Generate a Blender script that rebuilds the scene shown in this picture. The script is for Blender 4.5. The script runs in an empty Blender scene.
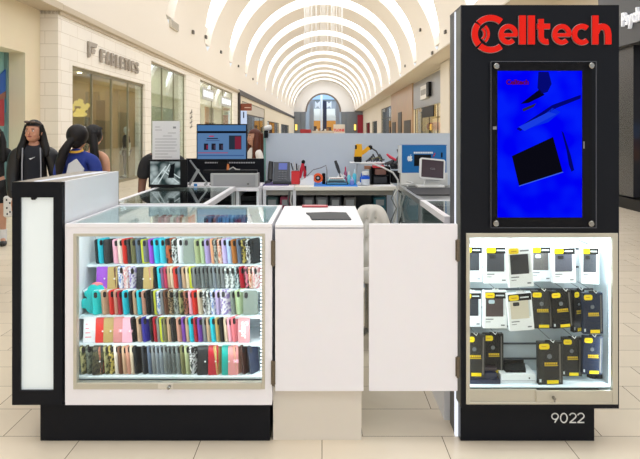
import bpy, bmesh, math, random
from mathutils import Vector, Matrix, Euler
random.seed(7)
SC = bpy.context.scene
COL = SC.collection
PI = math.pi
F = 606.0          # focal length in pixels of the 640x459 frame
EYE = 1.55
# ------------------------------------------------------------------ camera
cam_d = bpy.data.cameras.new('camera'); cam = bpy.data.objects.new('camera', cam_d); COL.objects.link(cam)
cam.location = (0, 0, EYE); cam.rotation_euler = (PI/2, 0, 0)
cam_d.sensor_width = 36; cam_d.lens = 36*F/640; cam_d.shift_x = -2/640; cam_d.shift_y = -97.5/640
cam_d.clip_start = .05; cam_d.clip_end = 400
SC.camera = cam
# ------------------------------------------------------------------ world, exposure
W = bpy.data.worlds.new('world'); SC.world = W; W.use_nodes = True
W.node_tree.nodes['Background'].inputs[0].default_value = (.92, .96, 1, 1)
W.node_tree.nodes['Background'].inputs[1].default_value = 1.0
SC.view_settings.view_transform = 'Standard'; SC.view_settings.look = 'None'
SC.view_settings.gamma = 1; SC.view_settings.exposure = 0.02; SC.view_settings.use_curve_mapping = False
SKY_E = 3.4        # strength of the vault's skylight bands

def lamp(name, loc, size, power, col=(1, 1, 1), rot=(0, 0, 0), parent=None):
    l = bpy.data.lights.new(name, 'AREA'); l.shape = 'RECTANGLE'; l.size, l.size_y = size
    l.energy = power; l.color = col
    o = bpy.data.objects.new(name, l); COL.objects.link(o); o.location = loc; o.rotation_euler = rot
    if parent:
        o.parent = parent; o.location = Vector(loc)-BASE.get(parent.name, Vector())
    return o

# ------------------------------------------------------------------ materials
def lin(c):
    c = c/255.0
    return c/12.92 if c <= .04045 else ((c+.055)/1.055)**2.4
def L3(rgb): return (lin(rgb[0]), lin(rgb[1]), lin(rgb[2]), 1)
MC = {}
def mat(name, rgb, rough=.5, metal=0, emit=0, alpha=1, coat=0, noise=0, nscale=20, bump=0, spec=.5):
    if name in MC: return MC[name]
    m = bpy.data.materials.new(name); m.use_nodes = True
    nt = m.node_tree; b = nt.nodes['Principled BSDF']
    b.inputs['Base Color'].default_value = L3(rgb)
    b.inputs['Roughness'].default_value = rough; b.inputs['Metallic'].default_value = metal
    b.inputs['Coat Weight'].default_value = coat; b.inputs['Specular IOR Level'].default_value = spec
    if emit:
        b.inputs['Emission Color'].default_value = L3(rgb); b.inputs['Emission Strength'].default_value = emit
    if alpha < 1: b.inputs['Alpha'].default_value = alpha
    tc = nt.nodes.new('ShaderNodeTexCoord')
    n = nt.nodes.new('ShaderNodeTexNoise'); n.inputs['Scale'].default_value = nscale; n.inputs['Detail'].default_value = 3
    nt.links.new(tc.outputs['Object'], n.inputs['Vector'])
    amt = noise if noise else .03
    mx = nt.nodes.new('ShaderNodeMixRGB'); mx.blend_type = 'MULTIPLY'; mx.inputs[0].default_value = amt
    mx.inputs[1].default_value = L3(rgb)
    nt.links.new(n.outputs['Color'], mx.inputs[2]); nt.links.new(mx.outputs[0], b.inputs['Base Color'])
    if bump:
        bp = nt.nodes.new('ShaderNodeBump'); bp.inputs['Strength'].default_value = bump
        nt.links.new(n.outputs['Fac'], bp.inputs['Height']); nt.links.new(bp.outputs[0], b.inputs['Normal'])
    MC[name] = m
    return m
def glass(name, tint=(1, 1, 1), refl=1.0, rough=.02):
    if name in MC: return MC[name]
    m = bpy.data.materials.new(name); m.use_nodes = True; nt = m.node_tree; nt.nodes.clear()
    o = nt.nodes.new('ShaderNodeOutputMaterial'); t = nt.nodes.new('ShaderNodeBsdfTransparent'); g = nt.nodes.new('ShaderNodeBsdfGlossy')
    t.inputs[0].default_value = (*tint, 1); g.inputs['Roughness'].default_value = rough
    fr = nt.nodes.new('ShaderNodeFresnel'); gm = nt.nodes.new('ShaderNodeNewGeometry'); io = nt.nodes.new('ShaderNodeMath'); io.operation = 'MULTIPLY_ADD'
    io.inputs[1].default_value = 1/1.4-1.4; io.inputs[2].default_value = 1.4     # the same reflection from either side of a pane
    nt.links.new(gm.outputs['Backfacing'], io.inputs[0]); nt.links.new(io.outputs[0], fr.inputs[0])
    ml = nt.nodes.new('ShaderNodeMath'); ml.operation = 'MULTIPLY'; ml.inputs[1].default_value = refl
    mx = nt.nodes.new('ShaderNodeMixShader')
    nt.links.new(fr.outputs[0], ml.inputs[0]); nt.links.new(ml.outputs[0], mx.inputs[0])
    nt.links.new(t.outputs[0], mx.inputs[1]); nt.links.new(g.outputs[0], mx.inputs[2]); nt.links.new(mx.outputs[0], o.inputs[0])
    MC[name] = m
    return m
def pattern(name, rgb1, rgb2, scale=60, kind='noise', rough=.4, thr=(.45, .55)):
    """two colour surface pattern (floral, camo, leopard) in object space"""
    if name in MC: return MC[name]
    m = bpy.data.materials.new(name); m.use_nodes = True; nt = m.node_tree; b = nt.nodes['Principled BSDF']
    b.inputs['Roughness'].default_value = rough
    tc = nt.nodes.new('ShaderNodeTexCoord')
    if kind == 'noise':
        n = nt.nodes.new('ShaderNodeTexNoise'); n.inputs['Detail'].default_value = 2; out = n.outputs['Fac']
    elif kind == 'vor':
        n = nt.nodes.new('ShaderNodeTexVoronoi'); out = n.outputs['Distance']
    else:
        n = nt.nodes.new('ShaderNodeTexWave'); n.bands_direction = 'Z'; out = n.outputs['Fac']
    n.inputs['Scale'].default_value = scale
    nt.links.new(tc.outputs['Object'], n.inputs['Vector'])
    r = nt.nodes.new('ShaderNodeValToRGB'); r.color_ramp.elements[0].position = thr[0]; r.color_ramp.elements[1].position = thr[1]
    r.color_ramp.elements[0].color = L3(rgb1); r.color_ramp.elements[1].color = L3(rgb2)
    nt.links.new(out, r.inputs[0]); nt.links.new(r.outputs[0], b.inputs['Base Color'])
    MC[name] = m
    return m
def emis(name, rgb, s):
    if name in MC: return MC[name]
    m = bpy.data.materials.new(name); m.use_nodes = True; nt = m.node_tree; nt.nodes.clear()
    o = nt.nodes.new('ShaderNodeOutputMaterial'); e = nt.nodes.new('ShaderNodeEmission')
    e.inputs[0].default_value = L3(rgb); e.inputs[1].default_value = s
    nt.links.new(e.outputs[0], o.inputs[0]); MC[name] = m
    return m
def gridmat(name, rgb, grout, tw, th, gap, plane='xy', off=.333, rough=.3, x0=0, y0=0, var=.06, mod2=True):
    """tiles or bricks laid in rows, alternate rows shifted"""
    m = bpy.data.materials.new(name); m.use_nodes = True; nt = m.node_tree; b = nt.nodes['Principled BSDF']
    b.inputs['Roughness'].default_value = rough
    def mth(op, a, bb=None):
        n = nt.nodes.new('ShaderNodeMath'); n.operation = op
        for i, v in enumerate((a, bb)):
            if v is None: continue
            if isinstance(v, (int, float)): n.inputs[i].default_value = v
            else: nt.links.new(v, n.inputs[i])
        return n.outputs[0]
    g = nt.nodes.new('ShaderNodeNewGeometry'); s = nt.nodes.new('ShaderNodeSeparateXYZ'); nt.links.new(g.outputs['Position'], s.inputs[0])
    u, v = {'xy': (s.outputs[0], s.outputs[1]), 'yz': (s.outputs[1], s.outputs[2]), 'xz': (s.outputs[0], s.outputs[2])}[plane]
    vv = mth('DIVIDE', mth('SUBTRACT', v, y0), th)
    row = mth('FLOOR', vv)
    rm = mth('FLOORED_MODULO', row, 2) if mod2 else row
    uu = mth('SUBTRACT', mth('DIVIDE', mth('SUBTRACT', u, x0), tw), mth('MULTIPLY', rm, off))
    fu = mth('FRACT', uu); fv = mth('FRACT', vv)
    a = mth('MINIMUM', mth('MULTIPLY', mth('MINIMUM', fu, mth('SUBTRACT', 1, fu)), tw), mth('MULTIPLY', mth('MINIMUM', fv, mth('SUBTRACT', 1, fv)), th))
    line = mth('LESS_THAN', a, gap/2)
    cb = nt.nodes.new('ShaderNodeCombineXYZ'); nt.links.new(mth('FLOOR', uu), cb.inputs[0]); nt.links.new(row, cb.inputs[1])
    wn = nt.nodes.new('ShaderNodeTexWhiteNoise'); nt.links.new(cb.outputs[0], wn.inputs[0])
    ns = nt.nodes.new('ShaderNodeTexNoise'); ns.inputs['Scale'].default_value = 5; ns.inputs['Detail'].default_value = 4
    nt.links.new(g.outputs['Position'], ns.inputs['Vector'])
    br = mth('ADD', mth('MULTIPLY', mth('ADD', wn.outputs[0], ns.outputs[0]), var), 1-var)
    mm = nt.nodes.new('ShaderNodeVectorMath'); mm.operation = 'SCALE'; mm.inputs[0].default_value = L3(rgb)[:3]; nt.links.new(br, mm.inputs['Scale'])
    mx = nt.nodes.new('ShaderNodeMixRGB'); nt.links.new(line, mx.inputs[0]); nt.links.new(mm.outputs[0], mx.inputs[1]); mx.inputs[2].default_value = L3(grout)
    nt.links.new(mx.outputs[0], b.inputs['Base Color'])
    MC[name] = m
    return m

# ------------------------------------------------------------------ mesh building
BASE = {}
YAW = 0.00495      # the mall's axis leans this far from the kiosk's
def X(px, d): return (px-322)*d/F
def Z(py, d): return EYE-(py-132)*d/F
def XM(px, d): return (px-325)*d/F
class MB:
    def __init__(s, mall=False): s.bm = bmesh.new(); s.mall = mall; s.mi = 0
    def _tag(s, n0):
        s.bm.faces.ensure_lookup_table()
        for f in s.bm.faces[n0:]: f.material_index = s.mi
    def box(s, x0, x1, y0, y1, z0, z1, bev=0, M=None, seg=1):
        n0 = len(s.bm.faces)
        c = Vector(((x0+x1)/2, (y0+y1)/2, (z0+z1)/2))
        mt = Matrix.Translation(c) @ Matrix.Diagonal((abs(x1-x0), abs(y1-y0), abs(z1-z0), 1))
        if M: mt = M @ mt
        r = bmesh.ops.create_cube(s.bm, size=1, matrix=mt)
        if bev > 0:
            es = list({e for v in r['verts'] for e in v.link_edges})
            bmesh.ops.bevel(s.bm, geom=es, offset=bev, segments=seg, affect='EDGES', profile=.5)
        s._tag(n0); return s
    def poly(s, pts, ya, yb, axis='y'):
        """extrude a 2D outline (x,z) from y=ya to yb (axis y), or (y,z) along x, or (x,y) along z"""
        n0 = len(s.bm.faces)
        def P(p, t): return {'y': (p[0], t, p[1]), 'x': (t, p[0], p[1]), 'z': (p[0], p[1], t)}[axis]
        a = [s.bm.verts.new(P(p, ya)) for p in pts]; b = [s.bm.verts.new(P(p, yb)) for p in pts]
        n = len(pts)
        s.bm.faces.new(a); s.bm.faces.new(b[::-1])
        for i in range(n): s.bm.faces.new((a[i], b[i], b[(i+1) % n], a[(i+1) % n]))
        s._tag(n0); return s
    def ribbon(s, pts, w, ya, yb, closed=False):
        """a flat stroke of width w along (x,z) points, extruded in y"""
        n = len(pts); L = []; R = []
        for i, p in enumerate(pts):
            p = Vector(p)
            a = Vector(pts[i-1]) if (i > 0 or closed) else p
            b = Vector(pts[(i+1) % n]) if (i < n-1 or closed) else p
            t = (b-a).normalized(); nn = Vector((-t.y, t.x))*w/2
            L.append(p+nn); R.append(p-nn)
        n0 = len(s.bm.faces)
        V = [[s.bm.verts.new((q.x, y, q.y)) for q in row] for row in (L, R) for y in (ya, yb)]
        la, lb, ra, rb = V
        rng = range(n) if closed else range(n-1)
        for i in rng:
            j = (i+1) % n
            s.bm.faces.new((la[i], la[j], ra[j], ra[i])); s.bm.faces.new((lb[i], rb[i], rb[j], lb[j]))
            s.bm.faces.new((la[i], lb[i], lb[j], la[j])); s.bm.faces.new((ra[i], ra[j], rb[j], rb[i]))
        if not closed:
            s.bm.faces.new((la[0], ra[0], rb[0], lb[0])); s.bm.faces.new((la[-1], lb[-1], rb[-1], ra[-1]))
        s._tag(n0); return s
    def tube(s, pts, r, seg=8, caps=True):
        n0 = len(s.bm.faces); pts = [Vector(p) for p in pts]; rings = []
        rr = r if isinstance(r, (list, tuple)) else [r]*len(pts)
        up = None
        for i, p in enumerate(pts):
            t = (pts[min(i+1, len(pts)-1)]-pts[max(i-1, 0)]).normalized()
            if up is None:
                up = Vector((0, 0, 1)) if abs(t.z) < .9 else Vector((1, 0, 0))
            a = t.cross(up).normalized(); b = a.cross(t).normalized(); up = b
            rings.append([s.bm.verts.new(p+(a*math.cos(2*PI*k/seg)+b*math.sin(2*PI*k/seg))*rr[i]) for k in range(seg)])
        for q in range(len(rings)-1):
            for k in range(seg):
                s.bm.faces.new((rings[q][k], rings[q][(k+1) % seg], rings[q+1][(k+1) % seg], rings[q+1][k]))
        if caps: s.bm.faces.new(rings[0][::-1]); s.bm.faces.new(rings[-1])
        s._tag(n0); return s
    def lathe(s, prof, c=(0, 0, 0), seg=20, M=None):
        """profile of (r,z) turned about a vertical axis through c"""
        n0 = len(s.bm.faces); rings = []; c = Vector(c)
        for r, z in prof:
            ring = []
            for k in range(seg):
                v = Vector((r*math.cos(2*PI*k/seg), r*math.sin(2*PI*k/seg), z))
                if M: v = M @ v
                ring.append(s.bm.verts.new(v+c))
            rings.append(ring)
        for q in range(len(rings)-1):
            for k in range(seg):
                s.bm.faces.new((rings[q][k], rings[q][(k+1) % seg], rings[q+1][(k+1) % seg], rings[q+1][k]))
        s.bm.faces.new(rings[0][::-1]); s.bm.faces.new(rings[-1])
        s._tag(n0); return s
    def ball(s, c, r, seg=14, M=None):
        n0 = len(s.bm.faces); r = r if isinstance(r, (tuple, list)) else (r, r, r)
        mt = Matrix.Translation(c) @ (M or Matrix()) @ Matrix.Diagonal((*r, 1))
        bmesh.ops.create_uvsphere(s.bm, u_segments=seg, v_segments=max(6, seg//2+2), radius=1, matrix=mt)
        s._tag(n0); return s
    def slab(s, w, h, t, rad=.01, M=None, seg=4):
        """rounded slab standing on z=0, centred in x, front face at y=-t/2"""
        pts = []
        for cx, cz, a0 in ((w/2-rad, h-rad, 0), (-w/2+rad, h-rad, 90), (-w/2+rad, rad, 180), (w/2-rad, rad, 270)):
            for k in range(seg+1):
                a = math.radians(a0+90*k/seg); pts.append((cx+rad*math.cos(a), cz+rad*math.sin(a)))
        nv = len(s.bm.verts); s.poly(pts, -t/2, t/2)
        if M:
            s.bm.verts.ensure_lookup_table()
            for v in s.bm.verts[nv:]: v.co = M @ v.co
        return s
    def text(s, body, size, at, ya, yb, bold=0, align='CENTER', M=None):
        cu = bpy.data.curves.new('t', 'FONT'); cu.body = body; cu.size = size; cu.offset = bold; cu.align_x = align; cu.resolution_u = 3
        ob = bpy.data.objects.new('t', cu); COL.objects.link(ob)
        cu.extrude = abs(yb-ya)/2
        dg = bpy.context.evaluated_depsgraph_get(); me = bpy.data.meshes.new_from_object(ob.evaluated_get(dg))
        nv = len(s.bm.verts); n0 = len(s.bm.faces); s.bm.from_mesh(me); s.bm.verts.ensure_lookup_table()
        for v in s.bm.verts[nv:]:
            v.co = Vector((v.co.x+at[0], (ya+yb)/2-v.co.z, v.co.y+at[1]))
            if M: v.co = M @ v.co
        s._tag(n0)
        bpy.data.objects.remove(ob); bpy.data.curves.remove(cu); bpy.data.meshes.remove(me)
        return s
    def add_mesh(s, me, M=None):
        nv = len(s.bm.verts); n0 = len(s.bm.faces); s.bm.from_mesh(me); s.bm.verts.ensure_lookup_table()
        if M:
            for v in s.bm.verts[nv:]: v.co = M @ v.co
        s._tag(n0); return s
    def build(s, name, mats, parent=None, smooth=False, local=False, base=None):
        if s.mall:
            c, q = math.cos(YAW), math.sin(YAW)
            for v in s.bm.verts: x, y = v.co.x, v.co.y; v.co.x = x*c+y*q; v.co.y = -x*q+y*c
        bmesh.ops.recalc_face_normals(s.bm, faces=s.bm.faces)
        me = bpy.data.meshes.new(name)
        if local: b = Vector()
        elif parent is not None: b = BASE.get(parent.name, Vector())
        else:
            vs = [v.co for v in s.bm.verts]
            b = base or Vector(((min(v.x for v in vs)+max(v.x for v in vs))/2, (min(v.y for v in vs)+max(v.y for v in vs))/2, min(v.z for v in vs)))
        if b.length:
            for v in s.bm.verts: v.co -= b
        for f in s.bm.faces: f.smooth = smooth
        s.bm.to_mesh(me); s.bm.free()
        if not isinstance(mats, (list, tuple)): mats = [mats]
        for m in mats: me.materials.append(m)
        o = bpy.data.objects.new(name, me); COL.objects.link(o)
        if parent is not None: o.parent = parent
        elif not local: o.location = b
        BASE[o.name] = b
        if smooth:
            try: me.set_sharp_from_angle(angle=math.radians(35))
            except Exception: pass
        return o
def thing(name, label, cat, loc, group=None, mall=False):
    o = bpy.data.objects.new(name, None); COL.objects.link(o); o.empty_display_size = .05
    x, y, z = loc
    if mall: c, q = math.cos(YAW), math.sin(YAW); x, y = x*c+y*q, -x*q+y*c
    o.location = (x, y, z); BASE[o.name] = Vector((x, y, z))
    o['label'] = label; o['category'] = cat
    if group: o['group'] = group
    return o
def tag(o, label, cat, group=None, kind=None):
    o['label'] = label; o['category'] = cat
    if group: o['group'] = group
    if kind: o['kind'] = kind
    return o
def struct(o, label=None):
    o['kind'] = 'structure'
    if label: o['label'] = label
    return o
def lab(o, s): o['label'] = s; return o
def dup(o, parent=None):
    c = o.copy(); COL.objects.link(c); c.parent = parent
    for ch in o.children: dup(ch, c)
    return c
def frame(mb, x0, x1, z0, z1, y0, y1, l, r=None, b=None, t=None, bev=0):
    r = l if r is None else r; b = l if b is None else b; t = l if t is None else t
    mb.box(x0, x0+l, y0, y1, z0, z1, bev); mb.box(x1-r, x1, y0, y1, z0, z1, bev)
    mb.box(x0+l, x1-r, y0, y1, z0, z0+b, bev); mb.box(x0+l, x1-r, y0, y1, z1-t, z1, bev)
    return mb

WHITE = mat('white_laminate', (240, 237, 241), .35)
WHITE2 = mat('white_panel', (236, 238, 243), .4)
BLACK = mat('black_laminate', (20, 22, 28), .3, spec=.14)
BLACK2 = mat('matt_black', (15, 15, 18), .5, spec=.2)
GREYM = mat('brushed_metal', (170, 170, 168), .3, .9)
CHAMP = mat('champagne_metal', (196, 190, 174), .35, .35)
STEEL = mat('steel', (150, 148, 142), .25, 1)
GLASS = glass('clear_glass', (.98, 1, .99), .45)
GLASSG = glass('green_tint_glass', (.9, .97, .95), 1.2)
ACRYL = glass('clear_acrylic', (.97, .97, .97), 0.0, .2)
LED = emis('led_strip', (225, 242, 255), 5)
DARK = mat('dark_grey', (58, 60, 64), .5)
# ================================================================== THE MALL
CREAM = mat('cream_plaster', (236, 222, 192), .7, noise=.05, nscale=2)
VAULT = mat('vault_plaster', (234, 226, 214), .8)
LUN = mat('pale_plaster', (240, 237, 233), .8)
BRICK = gridmat('white_stone_brick', (244, 238, 228), (214, 205, 190), .92, .3, .014, 'yz', .5, .6, var=.04)
BRICKF = gridmat('white_stone_brick_front', (240, 232, 220), (214, 205, 190), .92, .3, .014, 'xz', .5, .6, var=.04)
TRIMB = mat('beige_trim', (196, 182, 160), .6)
TRIMK = mat('black_trim', (50, 44, 40), .5)
GREYW = mat('grey_block', (120, 126, 132), .6, noise=.15, nscale=1)
FLOORM = gridmat('beige_floor_tile', (230, 216, 194), (124, 108, 88), .61, .304, .004, 'xy', .337, .22, x0=0, y0=3.087-.304, var=.07)
m = MB(); m.box(-11, 12, -12, 170, -.1, 0); struct(m.build('floor', FLOORM))
WX = -6.2; RX = 7.55; SPR = 5.8; VC = -.15; VR = 6.05; YB = -9.; YE = 122.
def dl(px): return 6.2*F/(325-px)
def dr(px): return RX*F/(px-325)
# left wall with shop openings
def wall_x(mb, x0, x1, ya, yb, z0, z1, holes):
    y = ya
    for (a, b, c, d) in sorted(holes):
        if a > y: mb.box(x0, x1, y, a, z0, z1)
        if c > z0: mb.box(x0, x1, a, b, z0, c)
        if d < z1: mb.box(x0, x1, a, b, d, z1)
        y = b
    if y < yb: mb.box(x0, x1, y, yb, z0, z1)
CT = 4.37
holesL = [(dl(72), dl(145), 0, 3.19), (dl(151), dl(186), 0, 4.1), (dl(200), dl(233), 0, 4.18)]
m = MB(True); wall_x(m, WX-.35, WX, 14.2, 43.2, 0, CT, holesL)
struct(m.build('wall_left', BRICK))
m = MB(True); wall_x(m, WX-.35, WX, 43.2, YE, 0, CT, [(45.3, 62.6, 0, 3.9), (dl(267.5), dl(279), 0, 2.75), (dl(281), dl(289), 0, 2.7)])
struct(m.build('wall_left_far', mat('far_cream_wall', (232, 222, 200), .7)))
# near cream wall, set back, with a recessed poster window
NX = WX-.42
m = MB(True); wall_x(m, NX-.5, NX, YB, 14.2, 0, CT, [(5.0, 13.35, .3, 3.3)])
struct(m.build('wall_left_near', CREAM))
m = MB(True); m.box(WX-.5, WX-.001, 14.05, 14.2, 0, CT); struct(m.build('trim_1', BRICKF))
t = thing('shop_window', 'pale aqua shop window in the cream wall at far left', 'shop window', (NX-.45, 9, .3), mall=True)
MB(True).box(NX-.48, NX-.44, 5, 13.35, .3, 3.3).build('window_film', mat('aqua_film', (142, 190, 186), .4), t)
m = MB(True)
for a in (5.0, 9.1, 13.29): m.box(NX-.44, NX-.36, a, a+.06, .3, 3.3)
m.build('frame', mat('aqua_frame', (120, 150, 148), .4), t)
t2 = thing('wall_poster', 'tilted blue and red holiday poster in the aqua window', 'poster', (NX-.4, 11.6, 1.9), mall=True)
def _pz(px, py, x=NX-.4):
    d = x*F/(px-325); return (d, EYE-(py-132)*d/F)
def yzpoly(mb, pts, x0, x1):
    mb.poly(pts, x0, x1, 'x')
m = MB(True); yzpoly(m, [_pz(-6, 80), _pz(7.5, 66.5), _pz(8, 111), _pz(-6, 116)], NX-.42, NX-.40); m.build('backing', mat('poster_blue', (40, 90, 170), .4), t2)
m = MB(True); yzpoly(m, [_pz(-5, 97), _pz(7.8, 89), _pz(8, 97), _pz(-5, 104)], NX-.40, NX-.395); m.build('picture_band', mat('poster_brown', (140, 95, 80), .5), t2)
m = MB(True); yzpoly(m, [_pz(3.2, 97), _pz(7.8, 95), _pz(8, 110), _pz(3.2, 112)], NX-.40, NX-.395); m.build('picture_panel', mat('poster_teal', (40, 120, 140), .5), t2)
m = MB(True); yzpoly(m, [_pz(-6, 100), _pz(3, 99), _pz(3, 126), _pz(-6, 126)], NX-.40, NX-.39); m.build('picture_dress', mat('poster_red', (165, 50, 60), .5), t2)
# cornices
m = MB(True); m.box(WX-.4, WX+.12, 14.05, 43.2, CT, CT+.16, .02); m.box(WX-.4, WX+.05, 14.05, 43.2, CT-.08, CT); struct(m.build('trim_2', TRIMB))
m = MB(True); m.box(WX-.4, WX+.12, 43.2, YE, CT-.15, CT+.22, .02); m.box(WX-.1, WX+.15, 43.0, 43.5, 0, CT); struct(m.build('trim_3', TRIMK))
m = MB(True); m.box(NX-.3, WX+.12, YB, 14.05, CT, CT+.16); struct(m.build('trim_4', TRIMB))
m = MB(True); m.box(WX-.3, WX, YB, YE, CT+.15, SPR+.02); struct(m.build('wall_left_upper', VAULT))
# vault: plaster shells between skylight bands
NB = 17; B0 = .7; BW = 3.1; T0 = math.radians(3)
def arcp(t, r=VR): return (VC+r*math.cos(t), SPR+r*math.sin(t))
bands = [B0+7.8*k for k in range(-1, 16) if B0+7.8*k < YE-2]
def band_half(t):
    s = min(1, max(0, (math.sin(t)-math.sin(T0))/.4))
    return 1.52*(.42+.58*s)
m = MB(True); sk = MB(True); N = 56
bm = m.bm
edges_y = [YB]+[b for b in bands]+[YE]
ts = [PI*k/N for k in range(N+1)]
# plaster as strips, leaving a slot at every band
for i in range(len(edges_y)-1):
    ya, yb = edges_y[i], edges_y[i+1]
    ra, rb = [], []
    for t in ts:
        x, z = arcp(t); h = band_half(t) if T0 <= t <= PI-T0 else 0
        ra.append(bm.verts.new((x, ya+(h if i > 0 else 0), z))); rb.append(bm.verts.new((x, yb-(h if i < len(edges_y)-2 else 0), z)))
    for k in range(N): bm.faces.new((ra[k], ra[k+1], rb[k+1], rb[k]))
# the slot's cheeks, going up .35 m, and the skylight glazing above
for b in bands:
    prev = None
    for t in ts:
        if not (T0 <= t <= PI-T0): continue
        h = band_half(t); x, z = arcp(t); x2, z2 = arcp(t, VR+.35)
        cur = [bm.verts.new((x, b-h, z)), bm.verts.new((x2, b-h, z2)), bm.verts.new((x2, b+h, z2)), bm.verts.new((x, b+h, z))]
        g = bm if math.sin(t) < math.sin(math.radians(10)) or (prev and prev[3] is bm and t > 2) else sk.bm
        s1 = s2 = None
        if prev:
            bm.faces.new((prev[0][0], prev[0][1], cur[1], cur[0])); bm.faces.new((prev[0][2], prev[0][3], cur[3], cur[2]))
            pt = prev[4]; q = [g.verts.new(v_) for v_ in (pt[0], (x2, b-h, z2), (x2, b+h, z2), pt[1])]; g.faces.new(q)
        if t < T0+PI/N or t > PI-T0-PI/N: bm.faces.new(cur)
        prev = (cur, s1, s2, g, ((x2, b-h, z2), (x2, b+h, z2)))
struct(m.build('ceiling', VAULT, smooth=True))
SKYM = emis('skylight_daylight', (247, 250, 255), SKY_E)
struct(sk.build('ceiling_skylight', SKYM, smooth=True))
# right side: bulkhead, soffit, tall wall
m = MB(True); m.box(5.9, RX+.3, YB, YE, 5.74, 5.8); m.box(5.9, 6.0, YB, YE, 5.74, SPR+.1); struct(m.build('ceiling_soffit', mat('soffit', (212, 202, 184), .8)))
m = MB(True); wall_x(m, RX, RX+.3, 13.5, YE, 0, 5.74, [(37.8, 51.4, 0, 4.3), (68.3, 81.5, 0, 4.6), (88, 97, 0, 3.2), (102, 112, 0, 3.2)])
struct(m.build('wall_right', mat('right_beige_wall', (222, 212, 194), .7)))
# ---- end wall with arch
AH, AZ, AT = 3.55, 5.6, 9.35
m = MB(True); n = 28
xl, xr, zt = WX-.4, 8.0, SPR+VR+.6
top = []
for k in range(n+1):
    a = PI-PI*k/n; top.append((-.35+AH*math.cos(a), AZ+(AT-AZ)*math.sin(a)))
# lunette = strips above the arch
for k in range(n):
    (x0, z0), (x1, z1) = top[k], top[k+1]
    m.poly([(x0, z0), (x1, z1), (x1, zt), (x0, zt)], YE, YE+.5)
m.box(xl, top[0][0], YE, YE+.5, AZ, zt); m.box(top[-1][0], xr, YE, YE+.5, AZ, zt)
struct(m.build('wall_back', LUN))
m = MB(True)
m.ribbon([(-.35+(AH-.1)*math.cos(PI-PI*k/n), AZ+(AT-AZ-.1)*math.sin(PI-PI*k/n)) for k in range(n+1)], .3, YE-.1, YE+.5)
struct(m.build('trim_5', mat('arch_trim', (120, 108, 96), .6)))
m = MB(True); m.box(-6.6, -5.0, YE-.8, YE+.4, 0, 5.6); m.box(-5.0, -3.9, YE-.2, YE+.4, 0, 5.6); struct(m.build('wall_back_left', GREYW))
m = MB(True); m.box(3.2, 4.4, YE-.2, YE+.4, 0, 5.6); m.box(4.4, 7.6, YE-.8, YE+.4, 0, 5.6); struct(m.build('wall_back_right', GREYW))
for x in (-5.75, 6.0):
    l = thing('wall_lantern', 'glowing yellow wall lantern on grey pier %s of the far arch' % ('left' if x < 0 else 'right'), 'lantern', (x, YE-.9, 1.9), 'lanterns on the far piers', mall=True)
    MB(True).box(x-.2, x+.2, YE-1.05, YE-.85, 1.9, 3.1, .05).build('lamp_shade', emis('lantern_glow', (255, 215, 110), 1.6), l)
    for z_ in (1.799, 3.101): MB(True).box(x-.25, x+.25, YE-1.08, YE-.8, z_, z_+.1).build('bracket', BLACK2, l)
# atrium beyond the arch
m = MB(True); m.box(-7, 7, 150, 150.3, 0, 14); struct(m.build('wall_atrium', mat('atrium_wall', (150, 146, 138), .7)))
m = MB(True); m.box(-7, -6.8, 122.6, 150, 0, 14); m.box(6.8, 7, 122.6, 150, 0, 14); struct(m.build('wall_atrium_side', GREYW))
m = MB(True); m.box(-7, 7, 122.6, 150, 11, 11.2); struct(m.build('window_atrium_roof', emis('atrium_sky', (190, 215, 250), 6)))
m = MB(True); m.box(-3.6, 3.2, 149, 150, 9.6, 11.0); struct(m.build('window_atrium', emis('atrium_sky2', (165, 205, 245), 1.3)))
m = MB(True); m.box(-3.2, -2.3, 124, 125, 0, 8.2); struct(m.build('trim_6', mat('grey_pier', (146, 148, 150), .6)))
m = MB(True); m.box(2.2, 3.0, 124, 125, 0, 8.2); struct(m.build('trim_7', MC['grey_pier']))
t = thing('atrium_column', 'dark blue and white column standing inside the far arch', 'column', (0, 126, 0), mall=True)
MB(True).box(-.45, .35, 126, 126.8, 0, 8.0).build('shaft', mat('navy_column', (32, 38, 62), .4), t)
MB(True).box(-.95, -.5, 125.8, 126.6, 0, 9.2).build('white_pilaster', mat('white_column', (225, 225, 222), .5), t)
for sx, x in (('left', -1.5), ('right', .9)):
    m = MB(True); m.poly([(x-.55, 8.0), (x-.1, 7.5), (x+.45, 8.0), (x+.45, 6.4), (x+.05, 6.9), (x-.55, 6.6)], 126, 126.2)
    tag(m.build('hanging_ornament', mat('ornament_white', (232, 228, 220), .5)), 'white winged ornament hanging %s of the far blue column' % sx, 'ornament', 'ornaments in the far arch')
m = MB(True); m.box(-2.9, 2.6, 130, 131, 4.0, 5.1); m.box(-2.6, 2.2, 131.5, 132, 5.1, 6.6)
struct(m.build('wall_balcony', mat('balcony_cream', (226, 214, 190), .6)))
m = MB(True); m.box(-3.0, 2.8, 132, 132.3, 0, 4.0); struct(m.build('wall_far_shop', emis('far_shop_glow', (224, 160, 84), .8)))
for k, (x, w, z0, z1) in enumerate(((-2.1, .6, 0, 2.8), (-.9, .5, 0, 2.4), (.9, .9, 0, 2.6), (2.3, .5, 0, 3.0))):
    tag(MB(True).box(x-w/2, x+w/2, 131, 131.3, z0, z1).build('shop_post', mat('far_brown', (86, 58, 40), .6)),
        ('brown post at the left end of the glowing far shop', 'narrow brown post left of the far blue column', 'wide brown post right of the far blue column', 'tall brown post at the right end of the glowing far shop')[k], 'post', 'posts of the far shop')
m = MB(True); m.box(XM(357.5, 119), XM(363, 119), 118.8, 119, 0, 4.9); tag(m.build('banner', mat('red_banner', (150, 24, 48), .6)), 'tall crimson banner beside the far right grey pier', 'banner')
t = thing('kiosk_sign', 'white sign board with red lettering above the grey screen, far off', 'sign', (XM(339, 60), 60, 0), mall=True)
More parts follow.
